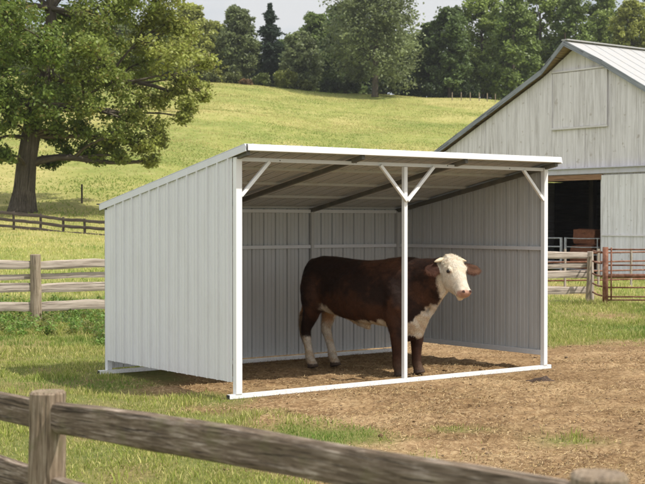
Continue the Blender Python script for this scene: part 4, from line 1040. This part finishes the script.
lift[poll] = rng.uniform(.25, .8, int(poll.sum())); ln[poll] *= 1.05; ln[earh] *= 1.5; lift[earh] += .3
ln[(px_[:, 0] < -.90) & (px_[:, 2] < .7)] *= 2.6
face = onh & (tt_ > .45); ln[face] *= .5
keep = ~(onh & (tt_ > .84)) & (px_[:, 2] > .06); bri = rng.uniform(.55, 1.7, NH)
clump = .45 + 1.15 * fbm(px_[:, 0] * 26, px_[:, 2] * 26 + px_[:, 1] * 17, 411, 2)
clump = np.where(onh, .95 + .35 * clump, clump); bri = np.where(onh, .75 + bri * .35, bri)
q = p + (fl + nrm * lift[:, None]) * ln[:, None]; sdv = np.cross(fl, nrm) * .0011
P = np.stack([p - sdv, p + sdv, q], 1)[keep]; cl = (cl * (bri * clump)[:, None])[keep]; n = len(P)
hm = np_mesh('hair', P.reshape(-1, 3), None, np.arange(n * 3).reshape(-1, 3), col=np.repeat(np.clip(cl, .002, .8), 3, axis=0))
t = NT('coat_hair'); M['hair'] = t.done(t.attr('col').outputs['Color'], .7, 0, None, .15); link('hair', hm, M['hair'], cw)
t = NT('horn_keratin'); M['horn'] = t.done((.58, .48, .33), .6)
t = NT('eye_dark'); M['eye'] = t.done((.012, .008, .006), .12)
for s_ in (-1, 1):
    b = MB(); h0 = hp(-.06, s_ * .085, -.015)
    b.tube([h0, h0 + hs * s_ * .05 + ZX * .004, h0 + hs * s_ * .10 - ZX * .006 + fh * .008, h0 + hs * s_ * .145 - ZX * .016 + fh * .015], [.031, .027, .020, .007], 12); b.build('horn', M['horn'], cw, smooth=True)
    b = MB(); c = hp(.33, s_ * .130, .030); n_ = hs * s_ * .9 + FR * .4; n_ /= np.linalg.norm(n_)
    b.tube([c - n_ * .02, c - n_ * .012, c, c + n_ * .012, c + n_ * .019], [.005, .018, .0215, .017, .006], 14); b.build('eye', M['eye'], cw, smooth=True)

# ------------------------------------------------------------------ air
b = MB(); b.box((0, 720, 45), (1, 0, 0), (0, 1, 0), (0, 0, 1), 1900, 1700, 100)
t = NT('haze_air'); pv = t.n('ShaderNodeVolumePrincipled'); pv.inputs['Color'].default_value = (.93, .96, 1, 1); pv.inputs['Density'].default_value = .00017; pv.inputs['Anisotropy'].default_value = .2
t.t.links.new(pv.outputs[0], t.out.inputs['Volume'])
o = b.build('haze', t.m); tag(o, 'faint pale summer haze filling the air over the farm and hill', 'haze', None, 'stuff')

# ------------------------------------------------------------------ light, sky, camera
w = bpy.data.worlds.new('World'); S.world = w; w.use_nodes = True; nt = w.node_tree; nt.nodes.clear()
def wn_(typ, **kw):
    nd = nt.nodes.new(typ)
    for k, v in kw.items(): setattr(nd, k, v)
    return nd
sky = wn_('ShaderNodeTexSky', sky_type='NISHITA', sun_disc=False, sun_elevation=math.radians(56.3), sun_rotation=math.atan2(.947, -.32))
sky.air_density = 1.0; sky.dust_density = 2.0; sky.ozone_density = 1.0
tc = wn_('ShaderNodeTexCoord'); mp = wn_('ShaderNodeMapping'); mp.inputs['Scale'].default_value = (1, 1, 2.6)
nz = wn_('ShaderNodeTexNoise'); nz.inputs['Scale'].default_value = 3.2; nz.inputs['Detail'].default_value = 7; nz.inputs['Roughness'].default_value = .58
rp = wn_('ShaderNodeValToRGB'); rp.color_ramp.elements[0].position = .34; rp.color_ramp.elements[0].color = (.3, .3, .3, 1); rp.color_ramp.elements[1].position = .60
mx = wn_('ShaderNodeMix', data_type='RGBA'); vd = wn_('ShaderNodeVectorMath', operation='DOT_PRODUCT'); vd.inputs[1].default_value = (-.50, -.62, .60)
mr = wn_('ShaderNodeMapRange'); mr.inputs['From Min'].default_value = -.35; mr.inputs['From Max'].default_value = .55; mr.interpolation_type = 'SMOOTHSTEP'
cm = wn_('ShaderNodeMix', data_type='RGBA'); cm.inputs[6].default_value = (5.9, 6.0, 6.1, 1); cm.inputs[7].default_value = (10.8, 10.9, 11.2, 1)  # unseen clouds left, behind and overhead made brighter, added fill for shaded walls
bg = wn_('ShaderNodeBackground'); bg.inputs['Strength'].default_value = .095; wo = wn_('ShaderNodeOutputWorld')
L = nt.links.new
L(tc.outputs['Generated'], mp.inputs[0]); L(mp.outputs[0], nz.inputs['Vector']); L(nz.outputs['Fac'], rp.inputs[0]); L(rp.outputs[0], mx.inputs[0])
L(tc.outputs['Generated'], vd.inputs[0]); L(vd.outputs['Value'], mr.inputs[0]); L(mr.outputs[0], cm.inputs[0]); L(cm.outputs[2], mx.inputs[7])
L(sky.outputs[0], mx.inputs[6]); L(mx.outputs[2], bg.inputs[0]); L(bg.outputs[0], wo.inputs[0])
sl = bpy.data.lights.new('sun', 'SUN'); sl.energy = 3.9; sl.angle = math.radians(.6); sl.color = (1, .95, .875)
so = bpy.data.objects.new('sun', sl); COL.objects.link(so); so.rotation_euler = SUN.to_track_quat('Z', 'Y').to_euler(); so.location = (10, 5, 30)
cam = bpy.data.cameras.new('camera'); co_ = bpy.data.objects.new('camera', cam); COL.objects.link(co_)
cam.sensor_width = 36; cam.lens = 36 * F / 645; cam.clip_end = 3000; cam.clip_start = .1
pitch = math.atan((242 - HZ) / F); co_.location = (0, 0, EYE); co_.rotation_euler = (PI / 2 - pitch, 0, 0)
cam.dof.use_dof = True; cam.dof.focus_distance = 14.6; cam.dof.aperture_fstop = 6.3
S.camera = co_
S.view_settings.view_transform = 'Standard'; S.view_settings.look = 'None'; S.view_settings.gamma = 1; S.view_settings.use_curve_mapping = False
S.view_settings.exposure = .43
